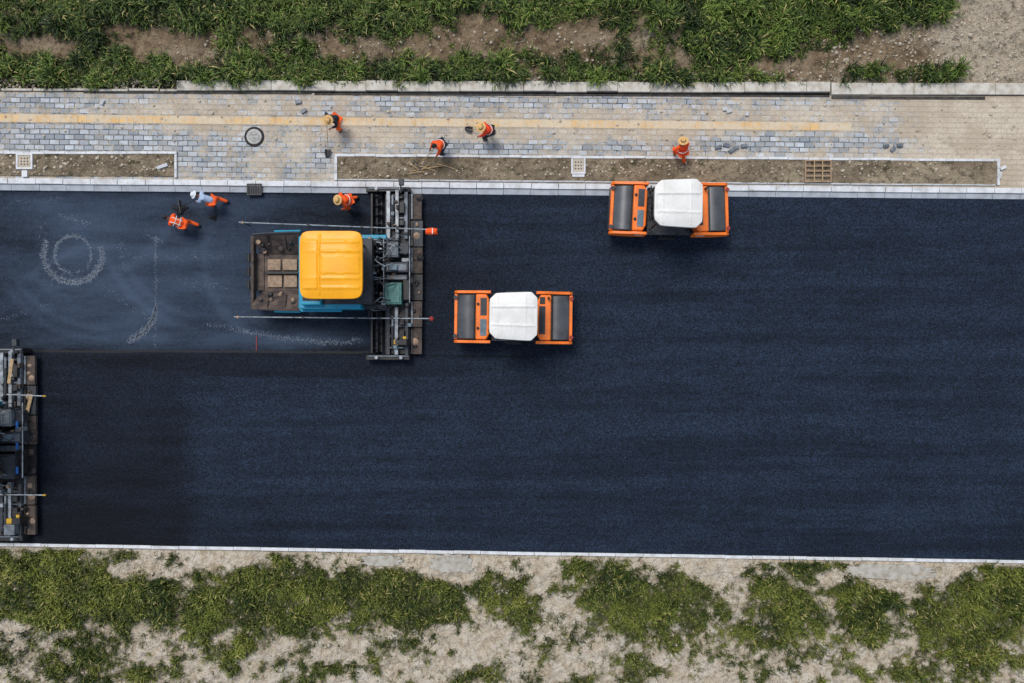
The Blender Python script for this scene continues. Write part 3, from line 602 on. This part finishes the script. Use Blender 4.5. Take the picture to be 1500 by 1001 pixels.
    for (y0,y1) in ((296,312),(322,330),(468,476),(484,502)): B(Q().px(585,y0,592,y1,.42,.75),'heater_box',BLACK,None,.01)
    for y in (310,488): B(Q().tb([(575,y-24,.7),(575,y+22,.7)],.035),'cylinder_rod',SILV); B(Q().tb([(575,y-10,.7),(575,y+23,.7)],.05),'cylinder_sleeve',DGREY)
    boxes=[(566,354,583,377,1.05,MGREY,'generator_box'),(585,356,599,372,.85,DGREY,'battery_box'),(564,384,598,399,.95,DGREY,'control_cabinet'),(571,388,582,396,1.1,GLASSY,'display_panel'),
           (563,414,588,446,1.0,GREEN if not variant else DGREY,'fuel_box'),(590,410,600,440,.8,BLACK,'tool_box'),(566,402,596,410,.7,MGREY,'cross_beam'),(588,378,600,384,.75,SILV,'bracket_plate')]
    for (x0,y0,x1,y1,z,mt,nm) in boxes:
        o=B(Q().px(x0,y0,x1,y1,.42,z),nm,mt,None,.025)
        if nm in('generator_box','fuel_box','control_cabinet'):
            B(Q().px(x0+2.5,y0+2.5,x1-2.5,y1-2.5,z,z+.03),'lid',mt if nm!='control_cabinet' else MGREY,o,.012)
            B(Q().tb([(x0+5,(y0+y1)/2-4,z+.03),(x0+5,(y0+y1)/2-4,z+.08),(x0+5,(y0+y1)/2+4,z+.08),(x0+5,(y0+y1)/2+4,z+.03)],.01,6),'handle',BLACK,o)
    B(Q().tb([(600,346,.42),(600,346,1.25),(600,444,1.25),(600,444,.42)],.02),'handrail',SILV); B(Q().tb([(600,346,.85),(600,444,.85)],.015),'rail_bar',MGREY); B(Q().tb([(600,395,.42),(600,395,1.25)],.018),'rail_post',SILV)
    B(Q().tb([(562,350,.5),(562,350,1.1),(562,440,1.1),(562,440,.5)],.018),'handrail',SILV)
    for (y0,y1,yy) in ((274,281,270),(520,527.5,524)):
        e=B(Q().px(536,y0,600,y1,.05,.55),'end_gate',BLACK,None,.015); B(Q().px(540,y0+1,598,y0+2.6,.55,.6),'end_gate_bar',MGREY,e)
        for x in (552,588): q=W(x,(y0+y1)/2,.7); B(MB().lathe([(.03,-.2),(.03,.1),(.06,.1),(.06,.16)],(q.x,q.y,.7),'Z',12),'spindle',SILV,e)
    B(Q().tb([(587,262,1.0),(587,282,1.0),(587,282,.5)],.03),'console_arm',DGREY); B(Q().px(584,262,591,271,.85,1.05),'side_console',DGREY,None,.01)
    B(Q().px(584,497,596,506,.5,.95),'side_console_box',BLACK,None,.02); 
    B(Q().px(575,498,584,505,.6,.72),'warning_lamp',YTIP,None,.02); B(Q().px(590,493,595,497,.95,1.0),'warning_lamp',YTIP,None,.02)
    for n_,(xa,ya,xb,yb) in enumerate(((350,326,640 if not variant else 632,337),(343,464.5,632,467))):
        bm_=B(Q().tb([(xa,ya,1.0),(xb,yb,1.0)],.022),'levelling_beam',SILV)
        for t in (.02,.35,.62,.80):
            x=lerp(xa,xb,t); y=lerp(ya,yb,t); q=W(x,y,.98); B(MB().tube([(q.x,q.y,.98),(q.x,q.y,.62 if t>.05 else .12)],.018,6),'beam_post',BLACK,bm_); B(MB().lathe([(.045,-.05),(.045,.05)],(q.x,q.y,1.0),'Z',10),'beam_sensor',BLACK if t>.3 else TANP,bm_)
        yb2=345 if n_==0 else 449
        B(Q().tb([(lerp(xa,xb,.68),lerp(ya,yb,.68),1.0),(lerp(xa,xb,.68)+3,yb2,.95)],.025),'beam_arm',BLACK,bm_)
        q=W(xb,yb,1.0)
        if variant: B(MB().lathe([(.03,-.05),(.03,.05)],(q.x,q.y,1.0),'X',12),'beam_tip',YTIP,bm_)
        elif n_: B(MB().lathe([(.05,-.06),(.08,-.02),(.08,.04),(.03,.08)],(q.x,q.y,1.0),'Z',14),'beam_tip',REDP,bm_)
    if variant:
        for y in (370,398,430): B(Q().px(590,y,593,y+9,.9,.95),'lever_handle',BLUEP)
        B(Q().px(572,506,588,520,.5,.85),'junction_box',MGREY,None,.03)
        B(Q().px(566,438,570,446,.9,.95),'lever_knob',REDP,None,.02)
    return P
make_paver('asphalt paver with yellow canopy and teal body, hopper facing left',lambda x,y:(x,y),(490,398))
make_paver('second asphalt paver mostly out of frame at the left edge, only its screed in view',lambda x,y:(x-567,653+(y-402)*1.115),(490,398),1)
for (x0,y0,x1,y1,z,lb) in ((18,526,13,562,.72,'long weathered plank across the upper screed of the left paver'),(46,578,40,604,.48,'short pale plank on the walkway of the left paver')):
    p,q=at(x0,y0,z),at(x1,y1,z); d=q-p; m=MB().obox((0,0,0),(d.length,.12,.035),math.atan2(d.y,d.x)); o=m.build('plank',WOOD,None,.006); o.location=(p+q)/2; tag(o,lb,'plank')
m=MB(); N=9; vs=[]
for j in range(N):
    for i in range(N):
        u=i/(N-1)-.5; v=j/(N-1)-.5; vs.append((u*.42,v*.26*(1-.3*abs(u)),.10-.9*v*v*.5-.25*u*u+.02*math.sin(u*20+v*9)))
m.add(vs,[(j*N+i,j*N+i+1,(j+1)*N+i+1,(j+1)*N+i) for j in range(N-1) for i in range(N-1)])
o=m.build('safety_vest',VEST,None); o.location=at(632,339,1.0); s=o.modifiers.new('Solid','SOLIDIFY'); s.thickness=.015
tag(o,'small red orange safety vest hung on the end of the paver beam','vest')
m=MB().box(.03,.06,-.10,.10,.10,.112); m.build('reflective_strip',REFL,o)
# ---------- people ----------
def ik(a,b,l1,l2,hint):
    d=b-a; L=min(max(d.length,.08),(l1+l2)*.995); dn=d.normalized(); b=a+dn*L
    k=(l1*l1-l2*l2+L*L)/(2*L); h=math.sqrt(max(l1*l1-k*k,0)); hv=hint-dn*hint.dot(dn); hv.normalize()
    return a+dn*k+hv*h,b
def skinned(name,V,E,R,mat,parent,sub=2,extra=None):
    me=bpy.data.meshes.new(name); me.from_pydata([tuple(v) for v in V],E,[]); o=bpy.data.objects.new(name,me); C.objects.link(o)
    sk=o.modifiers.new('Skin','SKIN'); sk.use_smooth_shade=True
    if not me.skin_vertices: 
        bm=bmesh.new(); bm.from_mesh(me); bm.verts.layers.skin.verify(); bm.to_mesh(me); bm.free()
    for i,r in enumerate(R):
        sv=me.skin_vertices[0].data[i]; sv.radius=(r,r) if not isinstance(r,tuple) else r; sv.use_root=(i==0)
    ss=o.modifiers.new('Sub','SUBSURF'); ss.levels=sub; ss.render_levels=sub
    dg=bpy.context.evaluated_depsgraph_get(); new=bpy.data.meshes.new_from_object(o.evaluated_get(dg)); 
    bpy.data.objects.remove(o); bpy.data.meshes.remove(me)
    new.name=name; new.materials.clear(); new.materials.append(mat)
    if extra:
        bm=bmesh.new(); bm.from_mesh(new)
        for (vs,fs) in extra:
            bv=[bm.verts.new(v) for v in vs]
            for f in fs:
                try: bm.faces.new([bv[i] for i in f]).smooth=True
                except ValueError: pass
        bm.to_mesh(new); bm.free()
    ob=bpy.data.objects.new(name,new); C.objects.link(ob); ob.parent=parent; return ob
def ellip(c,r,M,n=16,shape=None):
    vs=[];fs=[]
    for j in range(n+1):
        th=math.pi*j/n
        for i in range(n):
            ph=2*math.pi*i/n; d=Vector((math.sin(th)*math.cos(ph),math.sin(th)*math.sin(ph),math.cos(th)))
            q=Vector((d.x*r[0],d.y*r[1],d.z*r[2]))
            if shape: q=shape(d,q)
            vs.append(Vector(c)+M@q)
    for j in range(n):
        for i in range(n): fs.append((j*n+i,j*n+(i+1)%n,(j+1)*n+(i+1)%n,(j+1)*n+i))
    return vs,fs
def face(d,q):
    if d.x>.8 and abs(d.y)<.25 and -.35<d.z<.15: q=q+Vector((.022,0,-.004))
    if d.x>.75 and .2<abs(d.y)<.5 and .05<d.z<.3: q=q-Vector((.008,0,0))
    if d.z<-.5: q=Vector((q.x*.86+.01,q.y*.82,q.z))
    return q
PS=.90
def person(label,hp,heading,lean,hz,hands,feet,shirt,trousers,vest=None,hat=None,stripes=False,hv=.0):
    V3=Vector; pel=V3((0,0,hz)); d=V3((math.sin(lean),0,math.cos(lean))); f=V3((math.cos(lean),0,-math.sin(lean)))
    mid=pel+d*.17; chest=pel+d*.36; nb=pel+d*.48; neck=pel+d*.55; hl=lean*.8+.15; hd=neck+V3((math.sin(hl),0,math.cos(hl)))*.13
    sh=[nb-d*.03+V3((0,s*.18,0)) for s in (1,-1)]; hip=[pel+V3((0,s*.095,-.03)) for s in (1,-1)]
    el=[];wr=[];kn=[];an=[]
    for k,s in enumerate((1,-1)):
        e,w=ik(sh[k],V3(hands[k]),.30,.27,V3((-.5,s*.7,-.3))); el.append(e); wr.append(w)
        a=V3(feet[k])+V3((0,0,.09)); q,a2=ik(hip[k],a,.44,.43,V3((1,s*.15,0))); kn.append(q); an.append(V3((a2.x,a2.y,max(a2.z,.09))))
    c,s_=math.cos(heading),math.sin(heading); hw=at(hp[0],hp[1],hd.z*PS+hv); root=V3((hw.x-(hd.x*c)*PS,hw.y-(hd.x*s_)*PS,hv))
    R=thing('person',label,'person',root,heading); R.scale=(PS,PS,PS)
    V=[pel,mid,chest,nb,neck,hd-V3((0,0,.02))]; E=[(0,1),(1,2),(2,3),(3,4),(4,5)]; Rr=[(.12,.14),(.11,.13),(.115,.15),(.07,.09),.052,.06]
    for k in range(2):
        b=len(V); V+=[sh[k],el[k],wr[k]]; E+=[(3,b),(b,b+1),(b+1,b+2)]; Rr+=[.062,.043,.028]
        dr=(wr[k]-el[k]).normalized(); side=dr.cross(V3((0,0,1))); side=side.normalized() if side.length>.05 else V3((0,1,0)); pn=dr.cross(side).normalized()
        if pn.z>0: pn=-pn
        palm=wr[k]+dr*.06; V.append(palm); E.append((b+2,b+3)); Rr.append(.03)
        for j,(o_,L) in enumerate(((-.03,.07),(-.01,.08),(.01,.075),(.03,.06))):
            q=len(V); p1=palm+side*o_+dr*.03; p2=p1+dr*L*.5+pn*.012; p3=p2+dr*L*.15+pn*L*.5; V+=[p1,p2,p3]; E+=[(b+3,q),(q,q+1),(q+1,q+2)]; Rr+=[.011,.010,.008]
        q=len(V); p1=palm-side*.035-dr*.015; p2=p1-side*.02+dr*.035+pn*.01; V+=[p1,p2]; E+=[(b+3,q),(q,q+1)]; Rr+=[.012,.009]
    for k in range(2):
        b=len(V); V+=[hip[k],kn[k],an[k],an[k]+V3((.14,0,-.05))]; E+=[(0,b),(b,b+1),(b+1,b+2),(b+2,b+3)]; Rr+=[.085,.058,.04,.035]
    M=Matrix.Rotation(hl*.8,3,'Y'); hc=hd+V3((.01,0,.02))
    ex=[ellip(hc,(.098,.076,.118),M,16,face)]
    for s in (1,-1): ex.append(ellip(hc+M@V3((0,s*.078,-.005)),(.018,.01,.03),M,8)); 
    skinned('body',V,E,Rr,SKIN,R,2,ex)
    for s in (1,-1): mm=MB(); vs,fs=ellip(hc+M@V3((.088,s*.03,.012)),(.012,.013,.009),M,8); mm.add(vs,fs).build('eye',HAIR,R)
    mm=MB(); vs,fs=ellip(hc+M@V3((.083,0,-.058)),(.01,.026,.007),M,8); mm.add(vs,fs).build('mouth',REDP,R)
    mm=MB(); vs,fs=ellip(hc+M@V3((-.012,0,.014)),(.100,.084,.118),M,14,lambda dd,q: Vector((q.x if dd.x<.4 or dd.z>.5 else q.x*.6,q.y,q.z if dd.z>-.35 else q.z*.5))); mm.add(vs,fs).build('hair',HAIR,R)
    V=[pel-d*.05,mid,chest,nb+d*.01]; E=[(0,1),(1,2),(2,3)]; r=[(.145,.165),(.14,.16),(.145,.18),(.085,.11)]
    for k in range(2): b=len(V); V+=[sh[k],el[k],el[k].lerp(wr[k],.85)]; E+=[(3,b),(b,b+1),(b+1,b+2)]; r+=[.082,.062,.045]
    skinned('shirt',V,E,r,shirt,R,2)
    V=[pel+d*.04]; E=[]; r=[(.15,.17)]
    for k in range(2): b=len(V); V+=[hip[k],kn[k],an[k]+V3((0,0,.03))]; E+=[(0,b),(b,b+1),(b+1,b+2)]; r+=[.11,.083,.068]
    skinned('trousers',V,E,r,trousers,R,2)
    if vest:
        V=[pel+d*.02,mid,chest,nb+d*.015,sh[0]*.75+nb*.25,sh[1]*.75+nb*.25]; ve=skinned('vest',V,[(0,1),(1,2),(2,3),(3,4),(3,5)],[(.165,.18),(.16,.178),(.165,.2),(.10,.12),.095,.095],vest,R,2)
        for q in (([.16,.34] if stripes else [.2])):
            cc=pel+d*q; MB().tube([cc+V3((0,1,0))*math.sin(a)*.20+f*math.cos(a)*.172 for a in [i*math.pi/10 for i in range(20)]],.016,6,True).build('reflective_strip',REFL,ve)
        if stripes:
            for s in (1,-1): MB().tube([pel+d*.1-f*.17+V3((0,s*.09,0)),chest-f*.175+V3((0,s*.09,0)),nb-f*.11+V3((0,s*.1,0)),nb+d*.04+V3((0,s*.1,0))],.016,6).build('reflective_strip',REFL,ve)
    for k in range(2):
        skinned('boot',[an[k]+V3((0,0,.05)),an[k]+V3((-.01,0,-.04)),an[k]+V3((.10,0,-.05)),an[k]+V3((.17,0,-.055))],[(0,1),(1,2),(2,3)],[.055,.05,.045,.035],BOOT,R,1)
    if hat:
        if hat=='straw': prof=[(.196,-.012),(.20,0),(.155,.012),(.112,.02),(.102,.06),(.085,.11),(.04,.135),(.004,.14)]
        else: prof=[(.16,-.01),(.165,0),(.12,.015),(.11,.05),(.09,.09),(.05,.115),(.004,.12)]
        mt={'straw':STRAW,'white':WHAT}[hat]; mm=MB().lathe(prof,(0,0,0),'Z',24); mm.v=[tuple(hc+M@(V3(v)+V3((0,0,.05)))) for v in mm.v]; h=mm.build('hat',mt,R)
        mm=MB().lathe([(.109,.02),(.113,.02),(.109,.05),(.105,.05)],(0,0,0),'Z',24); mm.v=[tuple(hc+M@(V3(v)+V3((0,0,.05)))) for v in mm.v]; mm.build('hat_band',DARKC,h)
    return R
def world(R,v): return Matrix.Translation(R.location)@Matrix.Rotation(R.rotation_euler.z,4,'Z')@(Vector(v)*PS)
def tool(name,label,p_top,p_bot,blade,mat=WOOD):
    R=thing(name,label,name.replace('_',' '),p_bot); a=Vector(p_top)-Vector(p_bot)
    MB().tube([(0,0,.03),a*.5,a],[.015,.015,.013]).build('handle',mat,R)
    az=math.atan2(a.y,a.x); 
    if blade=='shovel':
        m=MB(); N=6; vs=[]
        for j in range(N+1):
            for i in range(N+1):
                u=i/N; v=j/N-.5; w=.11*(1-.55*max(0,u-.6)/.4); x=.05-.28*u; y=v*2*w; vs.append((x*math.cos(az)-y*math.sin(az),x*math.sin(az)+y*math.cos(az),.03+.05*(2*v)**2+.03*(1-u)))
        m.add(vs,[(j*(N+1)+i,j*(N+1)+i+1,(j+1)*(N+1)+i+1,(j+1)*(N+1)+i) for j in range(N) for i in range(N)]); o=m.build('blade',BLACK,R); s=o.modifiers.new('S','SOLIDIFY'); s.thickness=.006
    else:
        m=MB().obox((0,0,.05),(.04,.5,.09),az); m.build('rake_head',BLACK,R,.005)
    return R
r=person('worker in straw hat and dark top, orange trousers, holding a shovel over the footway',(482,176),math.radians(-125),.42,.84,[(.45,.05,.85),(.30,-.28,.95)],[(.18,.15,0),(-.20,-.14,0)],DARKC,TROU,None,'straw',hv=.12)
tool('shovel','long handled shovel held by the worker in dark top near the round manhole',world(r,(.15,-.36,1.0)),at(481,222,.13),'shovel')
r=person('bare headed worker in orange vest leaning over the long planting strip edge',(636,214),math.radians(-140),.55,.82,[(.50,.2,.68),(.52,-.18,.64)],[(.16,.2,0),(-.16,-.2,0)],VEST,DARKC,VEST,None,hv=.12)
tool('rake','thin rake of the bare headed worker reaching into the planting strip',world(r,(.45,-.05,.75)),at(612,243,.17),'rake')
r=person('worker in straw hat and red orange vest, shovelling sand in mid footway',(706,187),math.radians(185),.5,.82,[(.50,.16,.72),(.42,-.1,.9)],[(.2,.16,0),(-.15,-.18,0)],REDV,DARKC,REDV,'straw',hv=.12)
tool('shovel','short shovel with black blade held by the worker in mid footway',world(r,(.10,-.06,1.0)),at(690,191,.13),'shovel')
r=person('worker in straw hat and orange clothes beside the upper right roller',(1001,208),math.radians(110),.45,.82,[(.35,.26,.8),(.42,-.12,.85)],[(.15,.12,0),(-.32,-.10,0)],VEST,TROU,REDV,'straw',hv=.12)
r=person('stooping worker in white hat and pale blue shirt with orange trousers on the base course',(286,286),math.radians(165),.98,.80,[(.72,.16,.55),(.66,-.16,.50)],[(.16,.16,0),(-.34,-.16,0)],PALEC,TROU,None,'white',hv=.01)
tool('rake','dark asphalt rake held by the stooping worker in white hat',world(r,(.42,.02,.95)),at(264,303,.03),'rake',BLACK)
r=person('bending worker in orange vest with white reflective stripes and no hat',(243,319),math.radians(160),1.0,.80,[(.66,.2,.5),(.6,-.22,.48)],[(.18,.17,0),(-.34,-.16,0)],VEST,TROU,VEST,None,True,hv=.01)
r=person('worker in straw hat and orange clothes between the kerb and the yellow paver',(496,293),math.radians(200),.5,.82,[(.4,.24,.75),(.42,-.22,.8)],[(.2,.2,0),(-.25,-.14,0)],VEST,TROU,VEST,'straw',hv=.01)
def make_shadow_mound(px,py,r,label):  # black mound shaped to stand for a shadow on the ground
    o0=at(px,py,.004); vs=[];fs=[];n=20;m=7
    for j in range(m+1):
        for i in range(n):
            a=2*math.pi*i/n; q=j/m; rr=r*(1-q)*(1+.35*math.sin(a*3+px)+random.uniform(-.12,.12)); vs.append((rr*math.cos(a),rr*math.sin(a)*.7,.12*q**.8+random.uniform(0,.015)))
    fs=[(j*n+i,j*n+(i+1)%n,(j+1)*n+(i+1)%n,(j+1)*n+i) for j in range(m) for i in range(n)]
    o=MB().add(vs,fs).build('shadow_mound',MBLACK,None,smooth=False); o.location=o0; tag(o,label,'shadow mound')
make_shadow_mound(264,307,.26,'small black mound drawn as the shadow under the rake of the stooping worker'); make_shadow_mound(313,319,.14,'tiny black mound drawn as the shadow behind the stooping worker in white hat')
# ---------- street fittings ----------
p=at(372.5,200.5,.13); R=thing('manhole',"round manhole with dark rim in the footway",'manhole',p)
MB().lathe([(.28,.0),(.28,.022),(.35,.022),(.365,0)],(0,0,0),'Z',40).build('rim',MBLACK,R)
cv=MB().lathe([(.275,0),(.275,.032),(.26,.036)],(0,0,0),'Z',40).build('cover',paint('manhole_iron',lin(186,184,178),.8,.0,.6,lin(120,116,108),9),R)
MB().tube([(.17*math.cos(i*.2617),.17*math.sin(i*.2617),.034) for i in range(24)],.009,6,True).build('cover_ring',MGREY,cv)
for i in (-1,1): MB().box(-.10,.10,i*.06-.008,i*.06+.008,.034,.042).build('cover_slot',DGREY,cv)
def square_cover(px,py,w,h,label):
    R=thing('inspection_cover',label,'inspection cover',at(px,py,.16)); w/=PXM; h/=PXM
    m=MB().box(-w/2,w/2,h/2-.07,h/2,0,.08).box(-w/2,w/2,-h/2,-h/2+.07,0,.08).box(-w/2,-w/2+.07,-h/2+.0702,h/2-.0702,0,.08).box(w/2-.07,w/2,-h/2+.0702,h/2-.0702,0,.08); m.build('frame',KERBW,R,.008)
    c=MB().box(-w/2+.075,w/2-.075,-h/2+.075,h/2-.075,0,.055).build('cover',STONE,R,.005)
    for i in (-1,0,1):
        for j in (-1,0,1): MB().obox((i*w*.19,j*h*.19,.06),(.045,.045,.012),.78).build('cover_hole',DGREY,c)
square_cover(37,237,24,23,'white square inspection cover in the left planting strip'); square_cover(847,243,21,25,'white square inspection cover in the long planting strip')
for (px,w,lb) in ((37,8,'white stub block below the left inspection cover'),(847,18,'white stub block below the right inspection cover')):
    p=at(px,255,.15); o=MB().box(-w/2/PXM,w/2/PXM,-.12,.12,0,.06).build('concrete_block',KERBW,None,.008); o.location=p; tag(o,lb,'block')
R=thing('drain_grate','dark square drain grate set in the upper kerb','drain grate',at(373,278,.14))
MB().box(-.27,.27,.17,.21,0,.06).box(-.27,.27,-.21,-.17,0,.06).box(-.27,-.23,-.168,.168,0,.06).box(.23,.27,-.168,.168,0,.06).box(-.23,.23,-.168,.168,-.02,.01).build('frame',BLACK,R)
for i in range(7): MB().box(-.2+i*.065,-.175+i*.065,-.168,.168,.015,.05).build('bar',DGREY,R)
R=thing('rusty_grid','pale rusty steel grid lying over the long planting strip','steel grid',at(1198,251,.24))
MB().box(-.48,.48,.36,.40,0,.05).box(-.48,.48,-.40,-.36,0,.05).box(-.48,-.44,-.358,.358,0,.05).box(.44,.48,-.358,.358,0,.05).build('frame',RUSTL,R)
for y in (-.18,0,.18): MB().box(-.438,.438,y-.022,y+.022,.0,.045).build('bar',RUSTL,R)
for x in (-.15,.15): MB().box(x-.018,x+.018,-.355,.355,.05,.07).build('bar',WOOD,R)
BL=[(1062,160,8,.1),(1068,163,8,.3),(1094,167,6,1.5),(1052,216,10,.2),(1064,213,9,-.2),(1078,217,9,.3),(1090,214,9,.1),(1071,221,8,.6),(1298,214,8,.2),(1308,219,8,.8),(1318,213,8,.1),(238,244,16,.35),(150,150,8,1.1),(1462,238,10,1.55),(1469,246,9,.4),(1464,257,10,1.4),(437,150,9,.2),(445,163,9,.5)]
LB=['pale loose block on sand above the tactile strip, left of its pair','pale loose block on sand above the tactile strip, right of its pair','small upright block standing alone above the tactile strip','leftmost grey block of the cluster below the tactile strip','second grey block of the cluster below the tactile strip','slightly turned grey block within the cluster near the right','rightmost grey block of the cluster below the tactile strip','lowest grey block of the cluster below the tactile strip','left block of the trio near the far right footway','lower block of the trio near the far right footway','right block of the trio near the far right footway','long pale kerb offcut in the left planting strip','small block on the footway at the upper left','white block at the upper corner of the long strip end','tilted white block beside the long strip end','lower white block beside the long strip end','small grey block near the upper kerb right of the manhole','lower grey block right of the manhole']
for k,(x,y,L,a) in enumerate(BL):
    z=.16 if k!=11 else .22; o=MB().box(-L/2/PXM,L/2/PXM,-.06,.06,-.03,.05).build('loose_block',[KERB,KERBW,MGREY][0 if k<3 or k in(11,12) else (1 if k in(13,14,15) else 2)],None,.008); o.location=at(x,y,z); o.rotation_euler=(0,random.uniform(-.05,.05),a); tag(o,LB[k],'block','loose blocks on the footway')
for k,(x0,y0,x1,y1) in enumerate(((604,251,652,243),(610,243,640,252),(618,250,632,238),(596,240,612,248),(640,241,668,249),(600,255,622,252))):
    p,q=at(x0,y0,.2),at(x1,y1,.2); d=q-p; m=MB().tube([(-d.x/2,-d.y/2,0),(0.01,.02,.02),(d.x/2,d.y/2,.01)],[.018,.02,.012],6); o=m.build('stick',WOOD,None); o.location=(p+q)/2+Vector((0,0,.012*k)); tag(o,'thin pale stick in the loose pile in the long planting strip by the leaning worker','stick','sticks in the long planting strip')
o=MB().box(-.012,.012,-.28,.28,0,.03).build('stake',REDP,None); o.location=at(376,503,.01); tag(o,'thin rust red stake lying on the base course below the paver','stake')
for (x,y,w,h,lb) in ((1305,838,140,24,'long broken pale concrete slab in the lower right verge'),(560,822,62,17,'flat grey concrete slab in the lower verge left of centre'),(662,826,68,30,'broad rough grey slab in the lower verge near the centre')):
    n=44; pts=[]
    for i in range(n):
        a=2*math.pi*i/n; c,s=math.cos(a),math.sin(a); r_=(abs(c)**3+abs(s)**3)**(-1/3)*random.uniform(.76,1.06); pts.append((c*r_*w/2/PXM,s*r_*h/2/PXM))
    o=MB().prism(pts,-.25,.03).build('concrete_slab',SLABG,None,.012); o.location=at(x,y,.12); o.rotation_euler=(.03,.004,-.02); tag(o,lb,'slab')
# ---------- camera, light ----------
cd=bpy.data.cameras.new('Camera'); cam=bpy.data.objects.new('Camera',cd); C.objects.link(cam); cam.location=(0,0,H); cd.sensor_width=36; cd.lens=36*H/37.5; cd.clip_end=1000; sc.camera=cam
sd=bpy.data.lights.new('Sun','SUN'); sd.energy=2.1; sd.angle=math.radians(22); sd.color=(1,.96,.9); so=bpy.data.objects.new('Sun',sd); C.objects.link(so)
dirv=Vector((.24,-.40,-.88)); so.rotation_euler=dirv.to_track_quat('-Z','Y').to_euler(); so.location=(0,0,40)
w=bpy.data.worlds.new('World'); sc.world=w; w.use_nodes=True; nt=w.node_tree; sky=nt.nodes.new('ShaderNodeTexSky'); sky.sky_type='NISHITA'; sky.sun_disc=False
sky.sun_elevation=math.radians(62); sky.sun_rotation=math.atan2(-.24,.40)
hs=nt.nodes.new('ShaderNodeHueSaturation'); hs.inputs['Saturation'].default_value=.62; nt.links.new(sky.outputs[0],hs.inputs['Color']); nt.links.new(hs.outputs[0],nt.nodes['Background'].inputs[0]); nt.nodes['Background'].inputs[1].default_value=.15
sc.view_settings.view_transform='Standard'; sc.view_settings.look='None'; sc.view_settings.exposure=0
